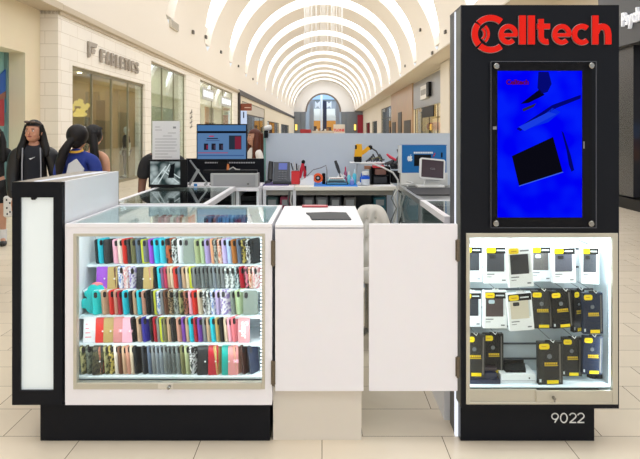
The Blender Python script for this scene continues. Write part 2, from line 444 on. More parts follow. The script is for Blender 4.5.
MB(True).box(XM(333.5, 60), XM(345, 60), 60, 60.15, 0, 2.3, .02).build('board', mat('sign_white', (226, 216, 200), .5), t)
MB(True).text('TLONE', .34, (XM(339, 60), 1.62), 59.97, 60.0, .012).build('lettering', mat('sign_red', (225, 40, 50), .5), t)
m = MB(True); m.box(XM(300, 70), XM(311, 70), 70, 71.2, 1.45, 1.86, .05); m.box(XM(301, 70), XM(310, 70), 70.1, 71.1, 0, 1.45); tag(m.build('vendor_cart', mat('cart_red', (170, 45, 48), .5)), 'low vendor cart with a red top, far down the hall', 'cart')
t = thing('vendor_counter', 'pale far kiosk counter with goods left of white sign board', 'counter', (XM(322, 75), 75, 0), mall=True)
MB(True).box(XM(312, 75), XM(333, 75), 75, 76, 0, 1.7, .02).build('body', mat('counter_pale', (208, 196, 176), .5), t)
for k in range(7):
    x = XM(314+k*2.8, 75); MB(True).box(x-.1, x+.12, 75.1, 75.4, 1.7, 1.8+.12*((k*7) % 3)).build('goods_box', mat('goods%d' % (k % 3), ((60, 50, 44), (220, 214, 200), (150, 110, 70))[k % 3], .6), t)
# ---- left shops
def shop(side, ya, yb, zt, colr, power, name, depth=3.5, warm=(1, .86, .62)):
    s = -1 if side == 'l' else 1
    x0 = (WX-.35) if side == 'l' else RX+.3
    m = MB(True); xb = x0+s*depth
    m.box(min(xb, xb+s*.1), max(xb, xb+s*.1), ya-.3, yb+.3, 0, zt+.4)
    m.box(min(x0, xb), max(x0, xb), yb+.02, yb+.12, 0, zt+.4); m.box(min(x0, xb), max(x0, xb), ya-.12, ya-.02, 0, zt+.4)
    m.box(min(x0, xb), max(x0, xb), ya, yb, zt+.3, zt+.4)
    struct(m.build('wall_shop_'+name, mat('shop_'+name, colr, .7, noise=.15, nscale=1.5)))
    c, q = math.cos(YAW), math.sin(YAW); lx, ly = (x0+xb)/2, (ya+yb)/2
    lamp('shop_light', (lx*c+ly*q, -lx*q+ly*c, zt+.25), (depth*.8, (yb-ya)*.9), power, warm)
def storefront(side, ya, yb, zt, label, n, framem, extra=None, split=None, gm=None, bar=None):
    s = -1 if side == 'l' else 1; x = (WX-.12) if side == 'l' else RX+.12
    t = thing('storefront', label, 'storefront', (x, (ya+yb)/2, 0), mall=True)
    for k in range(n):
        a = ya+(yb-ya)*k/n; b = ya+(yb-ya)*(k+1)/n
        MB(True).box(x-.01, x+.01, a+.03, b-.03, .05, zt-.03).build('glass_pane', gm or GLASSG, t)
    m = MB(True)
    for k in range(n+1):
        a = ya+(yb-ya)*k/n; m.box(x-.03, x+.03, a-.02, a+.02, 0, zt)
    m.box(x-.04, x+.04, ya, yb, zt-.08, zt); m.box(x-.04, x+.04, ya, yb, 0, .08)
    if bar: m.box(x-.05, x+.05, ya, yb, bar, bar+.1)
    m.build('frame', framem, t)
    return t, x
FRG = mat('grey_green_frame', (140, 134, 112), .4, .3)
shop('l', dl(72), dl(145), 3.19, (186, 162, 122), 90, 'athletic')
t, x = storefront('l', dl(72), dl(145), 3.19, 'wide glass shopfront under the raised grey shop name letters', 4, FRG)
m = MB(True)
a, b = dl(80.5), dl(89)
def sidetext(mb, body, size, xw, ya, yb, z, bold, thick=.06):
    """letters on the left wall, reading away from the camera, fitted between ya and yb"""
    tmp = MB(); tmp.text(body, size, (0, 0), -thick/2, thick/2, bold, 'LEFT')
    xs = [v.co.x for v in tmp.bm.verts]; k = (yb-ya)/(max(xs)-min(xs)); x0 = min(xs)
    me = bpy.data.meshes.new('t'); tmp.bm.to_mesh(me); tmp.bm.free()
    M = Matrix(((0, -1, 0, xw), (k, 0, 0, ya-x0*k), (0, 0, 1, z), (0, 0, 0, 1)))
    mb.add_mesh(me, M)
LETG = mat('pewter_letters', (166, 156, 144), .5, .1)
sl = thing('shop_sign', 'raised pewter letters reading FABLETICS on the white stone wall', 'sign', (WX+.05, 17.5, 3.4), mall=True)
names = 'FABLETICS'
pos = [dl(p) for p in (98.2, 104, 109, 113.5, 118, 122.3, 126.5, 129, 133, 137.5)]
for i, ch in enumerate(names):
    m = MB(True); sidetext(m, ch, .50, WX+.05, pos[i]+.02, pos[i+1]-(.12), EYE+6.2*.31, .014); m.build('letter', LETG, sl)
m = MB(True); q = lambda px, py: (WX*F/(px-325), EYE-(py-132)*(WX*F/(px-325))/F)
yzpoly(m, [q(86.3, 41), q(95, 44), q(94, 48), q(88.6, 46.2), q(88.2, 56), q(86.5, 57.5)], WX+.01, WX+.06)
yzpoly(m, [q(89.4, 48.5), q(93.3, 49.8), q(92.3, 54), q(89.2, 53.2)], WX+.01, WX+.06); lab(m.build('emblem', LETG, sl), 'flag shaped emblem of two slanted bars')
# mannequin
def skinmesh(V, E, R, sub=2, root=0):
    bm = bmesh.new(); lay = bm.verts.layers.skin.verify(); vs = [bm.verts.new(v) for v in V]
    for i, v in enumerate(vs):
        r = R[i]; v[lay].radius = r if isinstance(r, tuple) else (r, r); v[lay].use_root = (i == root)
    for a, b in E: bm.edges.new((vs[a], vs[b]))
    me = bpy.data.meshes.new('s'); bm.to_mesh(me); bm.free()
    ob = bpy.data.objects.new('s', me); COL.objects.link(ob)
    md = ob.modifiers.new('s', 'SKIN'); md.branch_smoothing = .6
    sd = ob.modifiers.new('d', 'SUBSURF'); sd.levels = sub; sd.render_levels = sub
    dg = bpy.context.evaluated_depsgraph_get(); me2 = bpy.data.meshes.new_from_object(ob.evaluated_get(dg))
    bpy.data.objects.remove(ob); bpy.data.meshes.remove(me)
    return me2
def figure(loc, yaw, H, label, name='person', cat='person', skin=(170, 120, 92), top=(20, 20, 24), legs=(25, 25, 30), sleeves='long',
           short=False, mall=False, elbow=None, headyaw=0, face=True, top2=None, jacket=None, hairf=None, shoe=(20, 20, 22), topmat=None, bare=False, socks=None, arms=((0, 0), (0, 0)), skinmat=None):
    k = H/1.65
    t = thing(name, label, cat, loc, mall=mall)
    t.rotation_euler = (0, 0, yaw); t.scale = (k, k, k)
    fl = Matrix.Diagonal((1, .78, 1, 1))
    sk_ = skinmat or mat('skin_%d_%d_%d' % skin, skin, .5, noise=.06)
    def skel(dr, sl=True, lg=True, legend='foot', arm='wrist', base=0):
        V = [(0, 0, .92), (0, 0, 1.05), (0, -.01, 1.2), (0, .0, 1.32), (0, .01, 1.40), (0, .0, 1.47)]
        R = [.135, .115, .14, .12, .058, .05]; E = [(i, i+1) for i in range(5)]
        if base: V[5] = (0, 0, 1.42); R[4] = .062; R[5] = .058
        R = [r+dr for r in R]
        if sl:
            for si, s in enumerate((-1, 1)):
                ax, ay = arms[si]; n = len(V)
                V += [(s*.10, 0, 1.345), (s*.175, 0, 1.31), (s*.215+ax*.4, .02+ay*.3, 1.07), (s*.215+ax, -.05+ay, .84+abs(ay)*.6)]
                R += [.075+dr, .06+dr, .043+dr, .03+dr]; E += [(3, n), (n, n+1), (n+1, n+2), (n+2, n+3)]
                if arm == 'short': V[n+3] = (s*.205+ax*.3, .01+ay*.25, 1.12); V[n+2] = (s*.195, 0, 1.2); R[n+2] = .056+dr; R[n+3] = .058+dr
        if lg:
            for s in (-1, 1):
                n = len(V)
                V += [(s*.09, 0, .84), (s*.10, -.01, .48), (s*.10, .01, .09)]; R += [.088+dr, .055+dr, .037+dr]; E += [(0, n), (n, n+1), (n+1, n+2)]
                if legend == 'foot': V.append((s*.115, -.15, .035)); R.append(.034+dr); E.append((n+2, n+3))
                if legend == 'short': V[n+2] = (s*.1, 0, .56); V[n+1] = (s*.095, 0, .68); R[n+1] = .08+dr; R[n+2] = .078+dr
        return V, E, R
    m = MB(); V, E, R = skel(0); m.add_mesh(skinmesh(V, E, R), fl)
    hm = Matrix.Rotation(headyaw, 4, 'Z')
    def H_(p): return hm @ Vector(p)
    m.ball((0, .0, 1.55), (.080, .094, .108), 24, hm); m.ball(H_((0, -.028, 1.492)), (.060, .062, .058), 18, hm); m.ball(H_((0, -.05, 1.462)), (.026, .03, .02), 12, hm)
    for s in (-1, 1): m.ball(H_((s*.036, -.062, 1.515)), (.026, .022, .024), 12, hm)
    if face:
        m.ball(H_((0, -.098, 1.53)), (.011, .016, .02), 8, hm); m.ball(H_((0, -.086, 1.55)), (.009, .012, .03), 8, hm)
        for s in (-1, 1): m.ball(H_((s*.078, .01, 1.54)), (.012, .022, .032), 8, hm)
        m.mi = 1
        for s in (-1, 1): m.ball(H_((s*.031, -.081, 1.557)), (.014, .008, .008), 8, hm)
        m.mi = 2
        for s in (-1, 1):
            m.ball(H_((s*.031, -.088, 1.557)), (.006, .004, .006), 8, hm); m.box(-.018, .018, -.003, .003, -.0035, .0035, M=Matrix.Translation(H_((s*.033, -.086, 1.577))) @ hm)
        m.mi = 3
        m.ball(H_((0, -.086, 1.497)), (.024, .01, .0085), 10, hm)
    m.mi = 0
    for si, s in enumerate((-1, 1)):       # hands with five fingers
        ax, ay = arms[si]; wx, wy, wz = s*.215+ax, (-.05+ay)*.78, .84+abs(ay)*.6
        m.ball((wx, wy-.01, wz-.05), (.018, .036, .05), 10)
        for q, ln in enumerate((.062, .07, .066, .052)):
            fy = wy-.038+q*.019; m.tube([(wx, fy, wz-.085), (wx, fy-.003, wz-.085-ln*.5), (wx-s*.012, fy-.006, wz-.085-ln)], [.0085, .008, .006], 6)
        m.tube([(wx, wy-.035, wz-.035), (wx-s*.01, wy-.058, wz-.062), (wx-s*.016, wy-.064, wz-.09)], [.011, .009, .007], 6)
    m.build('body', [sk_, mat('eye_white', (235, 232, 228), .3), mat('eye_dark', (28, 20, 18), .3), mat('lips', (150, 70, 66), .5)], t, smooth=True, local=True)
    if sleeves == 'none' and bare:
        V, E, R = skel(.012, sl=False, lg=False); V, R, E = V[:3]+[(0, 0, 1.24)], R[:3]+[.14], [(0, 1), (1, 2), (2, 3)]
        MB().add_mesh(skinmesh(V, E, R), fl).build('top', topmat or mat('cloth_%d_%d_%d' % top, top, .8), t, smooth=True, local=True)
    else:
        V, E, R = skel(.014, lg=False, arm='short' if sleeves == 'short' else 'wrist', base=1)
        tp = MB().add_mesh(skinmesh(V, E, R), fl).build('top', topmat or mat('cloth_%d_%d_%d' % top, top, .8), t, smooth=True, local=True)
    if jacket:
        V, E, R = skel(.034, lg=False, base=1); V[0] = (0, 0, .88); R[0] = .16
        me = skinmesh(V, E, R); b2 = bmesh.new(); b2.from_mesh(me)
        bmesh.ops.delete(b2, geom=[v for v in b2.verts if (v.co.y < 0 and abs(v.co.x) < .075 and v.co.z > .6) or (v.co.z > 1.405 and abs(v.co.x) < .07)], context='VERTS')
        b2.to_mesh(me); b2.free()
        MB().add_mesh(me, fl).build('jacket', mat('jacket_%d' % jacket[0], jacket, .35), t, smooth=True, local=True)
    V, E, R = skel(.014, sl=False, legend='short' if short else 'ankle'); V2, E2, R2 = V, E, R
    keep = [0]+list(range(6, len(V))); mp = {o: i for i, o in enumerate(keep)}
    MB().add_mesh(skinmesh([V[i] for i in keep], [(mp[a], mp[b]) for a, b in E if a in mp and b in mp], [R[i] for i in keep]), fl).build('shorts' if short else 'trousers', mat('cloth_%d_%d_%d' % legs, legs, .8), t, smooth=True, local=True)
    for s in (-1, 1):
        m = MB(); m.ball((s*.112, -.065, .03), (.048, .125, .045), 14); m.ball((s*.102, .0, .06), (.045, .05, .05), 10); m.build('shoe', mat('shoe', shoe, .5), t, smooth=True, local=True)
        if socks: MB().tube([(s*.1, .005, .05), (s*.1, .005, .22)], [.05, .055], 12).build('sock', mat('sock', socks, .8), t, smooth=True, local=True)
    return t, hm
def haircap(t, rgb, hm, fringe=1.6, extra=None, name='hair', sx=1.0):
    m = MB(); hmat = mat('hair_%d_%d_%d' % rgb, rgb, .5, noise=.5, nscale=45, spec=.3)
    m.ball((0, .014, 1.566), (.096*sx, .108, .114), 28, hm)
    inv = hm.inverted()
    dv = [v for v in m.bm.verts if (inv @ v.co).y < -.035 and v.co.z < fringe]
    bmesh.ops.delete(m.bm, geom=dv, context='VERTS')
    for ch in (extra or []):
        pts, rr = ch[:2]; hh = Matrix() if len(ch) > 2 else hm
        m.tube([hh @ Vector(p) for p in pts], rr, 12); m.ball(hh @ Vector(pts[-1]), rr[-1], 10)
    return m.build(name, hmat, t, smooth=True, local=True)
dm = XM(133, 1)*0; my = dl(128)
mt, hm = figure((WX-.47, 20.3, 0), -.9, 1.72, 'white mannequin in black sportswear behind the glass of wide shopfront', 'mannequin', 'mannequin', skin=(222, 222, 214), top=(22, 22, 24), legs=(20, 20, 22), sleeves='short', face=False, mall=True, arms=((.12, -.1), (.05, .05)))
t = thing('flower_display', 'glowing yellow flower display inside the wide shopfront, left end', 'display', (-7.3, 18.1, 0), mall=True)
MB(True).box(-7.5, -7.1, 17.9, 18.3, 0, 2.0, .02).build('plinth', mat('display_brown', (70, 52, 38), .5), t)
m = MB(True)
for k in range(26):
    a = random.uniform(0, 2*PI); r = random.uniform(0, .34); m.ball((-7.3+r*.8*math.cos(a), 18.1+r*.8*math.sin(a), 2.05+random.uniform(0, .5)*(1-r)), random.uniform(.05, .09), 8)
m.build('blossom', emis('blossom_glow', (255, 214, 120), 1.0), t)
for k, (px, h) in enumerate(((92, 2.9), (103, 2.6), (112, 2.9))):  # upright display panels standing inside the shop
    d = 20.3-k*.2; x = XM(px, d); tag(MB(True).box(x-.22, x+.22, d-.04, d+.04, 0, h).build('room_divider', mat('display_panel%d' % k, ((150, 130, 98), (120, 104, 80), (168, 146, 112))[k], .5)),
        ('tan display panel behind the glass, nearest the glowing flowers', 'darker short display panel in the middle of the wide shopfront', 'light brown display panel nearest the white mannequin')[k], 'panel', 'display panels in the wide shopfront')
for k, (px, dd_) in enumerate(((79, 19.5), (88, 17.8), (100, 18.3), (108, 20.2), (121, 19.6), (126, 20.3))):
    x = XM(px, dd_)
    if x > WX-.45: x = WX-.5
    tag(MB(True).lathe([(.07, 0), (.07, .02)], (x, dd_, 3.45), 12).build('downlight', emis('downlight_glow', (255, 240, 205), 12)), 'round ceiling downlight in the wide shopfront, %s' % ('nearest the corner', 'second from the near end', 'third from the near end', 'above the middle display panel', 'just before the mannequin', 'right above the mannequin')[k], 'light', 'downlights in the wide shopfront')
t = thing('pier_script', 'small grey vertical script on the white stone pier past the tall window', 'sign', (WX, dl(190.5), 1.9), mall=True)
m = MB(True)
for q_ in range(4):
    z_ = 1.75+q_*.22; d_ = dl(190.5)
    yzpoly(m, [(d_-.25, z_), (d_+.2, z_+.1), (d_+.28, z_+.05), (d_-.12, z_-.03)], WX+.005, WX+.03); yzpoly(m, [(d_-.02, z_+.03), (d_+.1, z_+.2), (d_+.16, z_+.18), (d_+.04, z_+.0)], WX+.03, WX+.04)
m.build('lettering', mat('script_grey', (140, 134, 126), .5), t)
shop('l', dl(151), dl(186), 4.1, (196, 194, 170), 140, 'second', warm=(1, .93, .78))
t, x = storefront('l', dl(151), dl(186), 4.1, 'tall three pane shopfront between the white stone piers', 3, FRG)
m = MB(True)
for k in range(4):
    a = 22.4+k*1.2; m.box(WX-2.4, WX-1.9, a, a+.5, 0, 2.3)
tag(m.build('clothes_rack', mat('rack_dark', (92, 86, 64), .6)), 'dark shelves seen through the tall three pane shopfront', 'shelf')
shop('l', dl(200), dl(233), 4.18, (220, 212, 196), 380, 'third', warm=(1, .92, .8))
t, x = storefront('l', dl(200), dl(233), 4.18, 'bright shopfront with two white sign panels and orange banners', 3, FRG)
for k, (a, b, lb) in enumerate(((203, 214, 'white window sign panel, nearer of the two in bright shopfront'), (221.5, 231.5, 'white window sign panel, farther of the two in bright shopfront'))):
    s_ = thing('window_sign', lb, 'sign', (WX-.05, dl((a+b)/2), 3), 'window sign panels', mall=True)
    MB(True).box(WX-.06, WX-.03, dl(a), dl(b), 3.25-.1*k, 3.85-.1*k).build('panel', mat('sign_grey', (188, 190, 186), .5), s_)
    m = MB(True)
    for q in range(4):
        u = dl(a)+(dl(b)-dl(a))*(.08+.23*q); m.box(WX-.03, WX+.0, u, u+(dl(b)-dl(a))*.15, 3.38-.1*k, 3.72-.1*k, .01)
    m.build('lettering', emis('sign_glow', (255, 255, 255), 1.2), s_)
for k, (a, b, c) in enumerate(((205.5, 209, (226, 176, 96)), (211, 215.5, (98, 58, 30)), (220, 223, (196, 120, 50)), (224, 227, (90, 62, 44)))):
    tag(MB(True).box(WX-.9, WX-.85, dl(a), dl(b), 1.0, 3.05).build('shop_banner', mat('banner%d' % k, c, .5)),
        ('pale orange hanging banner in the bright shopfront', 'dark brown banner beside the pale orange one', 'rusty orange banner in the far half of bright shopfront', 'brown banner at the far end of bright shopfront')[k], 'banner', 'banners in the bright shopfront')
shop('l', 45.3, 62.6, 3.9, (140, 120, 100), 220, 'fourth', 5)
t, x = storefront('l', 45.3, 62.6, 3.9, 'dark framed shopfront under the hanging brown sign', 4, mat('dark_frame', (60, 54, 50), .5), bar=2.9)
m = MB(True); m.box(WX-.08, WX-.05, 46, 62, 3.0, 3.85); m.build('fascia_band', mat('grey_band', (196, 190, 178), .6), t)
t = thing('hanging_sign', 'brown sign board projecting from the wall beyond the third shop', 'sign', (WX, 43.6, 3.1), mall=True)
MB(True).box(XM(238, 43.4), XM(251.5, 43.4), 43.4, 43.6, Z(110.5, 43.4), Z(103.5, 43.4), .02).build('board', mat('sign_brown', (136, 68, 44), .5), t)
MB(True).box(XM(244.5, 43.4), XM(250.5, 43.4), 43.37, 43.4, Z(108, 43.4), Z(107.2, 43.4)).build('lettering', mat('sign_pale', (225, 200, 185), .5), t)
t = thing('light_box', 'white lit poster box below the brown hanging sign', 'light box', (WX, 43.8, 0), mall=True)
MB(True).box(XM(240, 43.7), XM(246.5, 43.7), 43.7, 43.9, 0, Z(110.8, 43.7)).build('case', emis('lightbox_glow', (205, 220, 245), .95), t)
MB(True).box(XM(243, 43.7), XM(244.2, 43.7), 43.67, 43.7, Z(118, 43.7), Z(112, 43.7)).build('figure_print', mat('print_navy', (70, 80, 110), .5), t)
for nm, a, b, h in (('fifth', dl(267.5), dl(279), 2.75), ('sixth', dl(281), dl(289), 2.7)):
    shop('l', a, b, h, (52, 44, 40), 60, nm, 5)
    t, x = storefront('l', a, b, h, 'dark shop opening in far cream wall, %s of the two' % ('nearer' if nm == 'fifth' else 'farther'), 5, BLACK2)
    m = MB(True); mid = a+(b-a)*.72; m.box(x-.5, x-.3, mid, mid+(b-a)*.07, 0, 2.6); m.build('yellow_sign', mat('far_yellow', (220, 180, 90), .5), t)
# ---- right shops
shop('r', 37.8, 51.4, 4.3, (226, 200, 150), 600, 'seventh', 5, (1, .85, .6))
t, x = storefront('r', 37.8, 51.4, 3.7, 'grey glass shopfront under the white square sign, right side', 4, BLACK2)
STF = t; m = MB(True); m.box(RX-.06, RX, 37.8, 51.4, 3.45, 5.6); m.build('mirror_band', mat('grey_mirror', (138, 140, 142), .3, .35), t)
m = MB(True); m.box(RX-.3, RX+.05, 37.3, 37.75, 0, 5.7); tag(m.build('wall_fin', BLACK2), 'black vertical fin edging the grey glass shopfront', 'fin')
m = MB(True); m.box(RX-.5, RX, 34.5, 37.1, 0, 5.7); struct(m.build('trim_8', mat('white_pier', (226, 218, 204), .7)))
t = thing('blade_sign', 'white square sign with black end above the grey glass shopfront', 'sign', (RX-.1, 44, 4.6), mall=True)
def r_(px): return dr(px)
MB(True).box(RX-.25, RX-.065, r_(429.5), r_(423.5), 4.0, 5.0).build('panel', mat('blade_white', (232, 230, 224), .4), t)
MB(True).box(RX-.26, RX-.065, r_(432), r_(429.6), 4.1, 5.1).build('end_panel', BLACK2, t)
m = MB(True)
for k in range(3): m.box(RX-.28, RX-.24, r_(428.9-k*1.7), r_(428.9-k*1.7)+.6, 4.3, 4.7)
m.build('lettering', mat('sign_greyprint', (150, 148, 144), .4), t)
MB(True).box(RX+.02, RX+.08, r_(433), r_(422), 2.65, 3.44).build('door_panel', BLACK2, STF)
for k, px in enumerate((424, 428, 431)):
    tg = thing('shop_globe', ('orange round ornament farthest inside grey glass shopfront', 'middle orange ornament inside the grey glass shopfront', 'orange round ornament nearest inside grey glass shopfront')[k], 'ornament', (RX+1.2, r_(px)+2, 0), 'round ornaments inside the right shopfront', mall=True)
    MB(True).ball((RX+1.2, r_(px)+4, 2.0), .35, 12).build('globe', mat('globe_orange', (196, 98, 40), .4), tg, smooth=True); MB(True).lathe([(.06, 0), (.06, 1.7)], (RX+1.2, r_(px)+4, 0), 8).build('stand', BLACK2, tg)
m = MB(True); m.box(RX-.12, RX, 51.6, 68.2, 0, 5.7); struct(m.build('trim_9', mat('tan_marble', (196, 160, 122), .35, noise=.3, nscale=1.2)))
m = MB(True)
for a, b, h in ((r_(411), r_(404), 2.9), (r_(400), r_(394), 2.5)): m.box(RX-.16, RX-.1, a, b, 0, h)
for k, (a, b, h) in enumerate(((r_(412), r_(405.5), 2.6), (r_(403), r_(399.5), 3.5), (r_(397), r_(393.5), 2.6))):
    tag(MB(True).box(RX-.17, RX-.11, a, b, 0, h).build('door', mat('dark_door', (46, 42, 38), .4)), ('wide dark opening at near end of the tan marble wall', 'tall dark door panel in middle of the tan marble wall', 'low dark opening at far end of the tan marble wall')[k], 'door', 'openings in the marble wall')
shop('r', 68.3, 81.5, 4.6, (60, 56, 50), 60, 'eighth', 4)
storefront('r', 68.3, 81.5, 4.6, 'dark mullioned shopfront beyond the tan marble wall', 5, mat('dark_frame2', (46, 48, 46), .5), bar=3.2)
for nm, a, b in (('ninth', 88, 97), ('tenth', 102, 112)):
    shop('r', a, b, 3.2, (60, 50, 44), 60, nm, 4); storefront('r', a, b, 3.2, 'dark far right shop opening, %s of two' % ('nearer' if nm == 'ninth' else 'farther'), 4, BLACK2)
# black store at the right edge
KX = 6.08
t = thing('black_shopfront', 'black shopfront at the right edge with dark recessed window', 'storefront', (KX, 9, 0), mall=True)
DG = mat('dark_fascia', (70, 71, 74), .45); DP = mat('dark_pane', (52, 53, 58), .25)
MB(True).box(KX+.25, RX+.3, 2.5, 13.2, 0, 5.7).build('wall_body', mat('store_black', (16, 16, 20), .35), t)
MB(True).box(KX-.1, KX+.25, 2.5, 13.3, 3.28, 5.7).build('fascia', DG, t)
MB(True).box(KX+.05, KX+.249, 12.08, 13.2, .25, 3.28).build('grey_pane', DP, t)
MB(True).box(KX+.0, KX+.3, 2.5, 13.25, 0, .22).build('kickboard', BLACK2, t)
m = MB(True)
tmp = MB(); tmp.text('Psycho', .5, (0, 0), -.03, .03, .012, 'LEFT'); xs = [v.co.x for v in tmp.bm.verts]; me = bpy.data.meshes.new('t'); tmp.bm.to_mesh(me); tmp.bm.free()
kk = .88/(max(xs)-min(xs)); m.add_mesh(me, Matrix(((0, 1, 0, KX-.14), (-kk, 0, 0, 12.13+min(xs)*kk), (0, 0, .74, 3.66), (0, 0, 0, 1))))
lab(m.build('lettering', mat('white_letters', (232, 234, 240), .4, emit=.25), t), 'raised white shop name letters')
t = thing('store_screen', 'colourful advertising screen inside the black shopfront', 'screen', (KX+.2, 11.5, 1.0), mall=True)
MB(True).box(KX+.2, KX+.245, 11.0, 12.06, .95, 1.75).build('panel', BLACK2, t)
MB(True).box(KX+.18, KX+.199, 11.05, 12.02, 1.42, 1.71).build('picture_sky', emis('scr_sky', (110, 160, 215), .8), t)
MB(True).box(KX+.18, KX+.199, 11.05, 12.02, 1.2, 1.4199).build('picture_hill', emis('scr_hill', (150, 70, 60), .7), t)
MB(True).box(KX+.18, KX+.199, 11.05, 12.02, .98, 1.1999).build('picture_sand', emis('scr_sand', (210, 130, 60), .8), t)
# wall fittings
def vent(px, py, w, label):
    d = 6.2*F/(325-px); z = EYE-(py-132)*d/F; th = math.asin(max(-1, min(1, (z-SPR)/VR))) if z > SPR else 0
    x = VC-VR*math.cos(th)+.03
    t = thing('air_vent', label, 'vent', (x, d, z), mall=True)
    m = MB(True); m.box(x-.05, x+.05, d-w/2, d+w/2, z-.16, z+.16, .01); m.build('frame', mat('vent_frame', (214, 206, 190), .6), t)
    m = MB(True)
    for k in range(5): m.box(x+.05, x+.06, d-w/2+.05, d+w/2-.05, z-.13+k*.06, z-.1+k*.06)
    m.build('louvre', mat('vent_slot', (168, 160, 146), .6), t)
vent(173, 25.5, 1.3, 'rectangular air vent high on the left wall')
spots = [(193, 32), (221, 52), (238.5, 66), (206, 37), (253, 79), (432, 53, 1), (445, 32, 1), (405, 66, 1), (420, 30, 1)]
lbs = ['dark ceiling sensor nearest the air vent', 'dark sensor on the left vault wall, second along', 'dark sensor third along the left vault wall', 'pale sensor under the second skylight band', 'small sensor farthest along the left vault wall', 'dark sensor on the right vault wall near black pillar sign', 'dark sensor right by the top of black pillar', 'dark sensor farthest down the right vault wall', 'sensor high on the right vault wall']
for s_, lb in zip(spots, lbs):
    px, py = s_[:2]
    if len(s_) == 3: d = 5.9*F/(px-325); x = 5.88
    else: d = 6.2*F/(325-px); x = WX+.02
    z = EYE-(py-132)*d/F
    if z > SPR:
        # slide out along the sight line until it meets the vault
        for _ in range(200):
            d *= .995; xx = XM(px, d); z = EYE-(py-132)*d/F
            if z < SPR or (xx-VC)**2+(z-SPR)**2 < (VR-.03)**2: x = xx; break
    o = MB(True).box(x-.05, x+.05, d-.13, d+.13, z-.09, z+.09, .02).build('ceiling_sensor', mat('sensor_dark', (96, 92, 84), .5)); tag(o, lb, 'sensor', 'sensors along the vault')
# chandelier of hanging strands
t = thing('chandelier', 'tall chandelier of fine hanging crystal strands under the vault', 'chandelier', (-.1, 47, 7.6), mall=True)
CR = glass('crystal', (.93, .93, .93), 2.5, .1)
for k in range(44):
    a = 2*PI*k/44+random.uniform(-.05, .05); r = 1.5*random.choice((1, 1, .8, .5)); zb = 7.7+random.uniform(0, .9); zt_ = SPR+math.sqrt(VR**2-2.3)-.02
    m = MB(True); m.tube([(-.1+r*math.cos(a), 47+r*math.sin(a), zb), (-.1+r*math.cos(a), 47+r*math.sin(a), zt_)], .013, 4)
    for q in range(5):
        zz = zb+(zt_-zb)*q/5; m.ball((-.1+r*math.cos(a), 47+r*math.sin(a), zz), .03, 6)
    m.build('strand', mat('crystal_white', (225, 224, 220), .2), t)
# ================================================================== PEOPLE
t, hm = figure((X(34, 6.5), 6.5, 0), .28, 1.655, 'woman in black puffer jacket with sunglasses on her head, facing the camera', skin=(204, 146, 118), top=(20, 24, 36), legs=(22, 22, 26), jacket=(20, 20, 24), headyaw=-.35, arms=((.02, .0), (.02, 0)))
haircap(t, (20, 16, 16), hm, 1.605, [([(-.062, .0, 1.62), (-.086, .01, 1.53), (-.10, .0, 1.44), (-.125, -.04, 1.36), (-.135, -.07, 1.27)], [.03, .033, .04, .042, .026], 1), ([(.062, .0, 1.62), (.086, .01, 1.53), (.10, .0, 1.44), (.125, -.04, 1.36), (.13, -.07, 1.30)], [.03, .033, .04, .042, .026], 1), ([(0, .06, 1.6), (0, .09, 1.48), (0, .1, 1.36)], [.08, .1, .09], 1)])
m = MB()
for s in (-1, 1): m.ball(hm @ Vector((s*.034, -.082, 1.652)), (.028, .016, .015), 12)
m.tube([hm @ Vector((-.08, .0, 1.63)), hm @ Vector((-.05, -.06, 1.65)), hm @ Vector((.05, -.06, 1.65)), hm @ Vector((.08, .0, 1.63))], .006, 6)
lab(m.build('sunglasses', mat('tortoise', (96, 82, 74), .15), t, smooth=True, local=True), 'sunglasses pushed up on the hair')
m = MB(); m.poly([(-.028, 1.27), (-.014, 1.255), (.034, 1.285), (-.012, 1.27)], -.135, -.118); lab(m.build('logo_print', mat('logo_white', (220, 222, 228), .6), t, local=True), 'small white tick mark on the chest')
m = MB()
for s in (-1, 1): m.ribbon([(s*.085, 1.38), (s*.09, 1.2), (s*.09, .9)], .012, -.15, -.135)
m.build('zip', mat('zip_silver', (150, 150, 155), .3, .8), t, local=True)
t, hm = figure((X(-5, 8.3), 8.3, 0), .35, 1.6, 'person with long black hair, black top and bare legs at far left edge', skin=(198, 148, 122), top=(16, 16, 20), legs=(18, 18, 22), short=True, socks=(225, 225, 225), arms=((.03, -.04), (.03, -.08)))
haircap(t, (18, 14, 15), hm, 1.6, [([(-.07, .0, 1.6), (-.1, -.02, 1.45), (-.1, -.06, 1.2)], [.035, .045, .04]), ([(.07, .0, 1.6), (.1, -.02, 1.45), (.11, -.06, 1.2)], [.035, .05, .04]), ([(0, .06, 1.6), (0, .1, 1.4), (0, .1, 1.15)], [.08, .1, .08])])
b = thing('spotted_bag', 'white bag with black spots beside the person at far left', 'bag', (X(8, 8.2), 8.2, .42))
MB().box(X(4.5, 8.2), X(11.5, 8.2), 8.15, 8.27, Z(217, 8.2), Z(196, 8.2), .02).build('pouch', mat('bag_white', (225, 222, 218), .6), b)
m = MB()
for px, py in ((6.5, 200), (9.8, 203), (6.8, 208), (10, 212), (7.2, 214)): m.ball((X(px, 8.15), 8.15, Z(py, 8.15)), (.012, .004, .014), 8)
m.build('spot_print', BLACK2, b); MB().tube([(X(5, 8.2), 8.2, Z(197, 8.2)), (X(6, 8.2), 8.18, Z(180, 8.2)), (X(10, 8.2), 8.18, Z(180, 8.2)), (X(11, 8.2), 8.2, Z(197, 8.2))], .008, 6).build('handle', BLACK2, b)
t, hm = figure((X(78, 6.0), 6.0, 0), PI-.1, 1.6, 'woman in blue jersey with long ponytail, seen from behind', skin=(192, 138, 108), top=(34, 56, 140), legs=(30, 32, 44), sleeves='short')
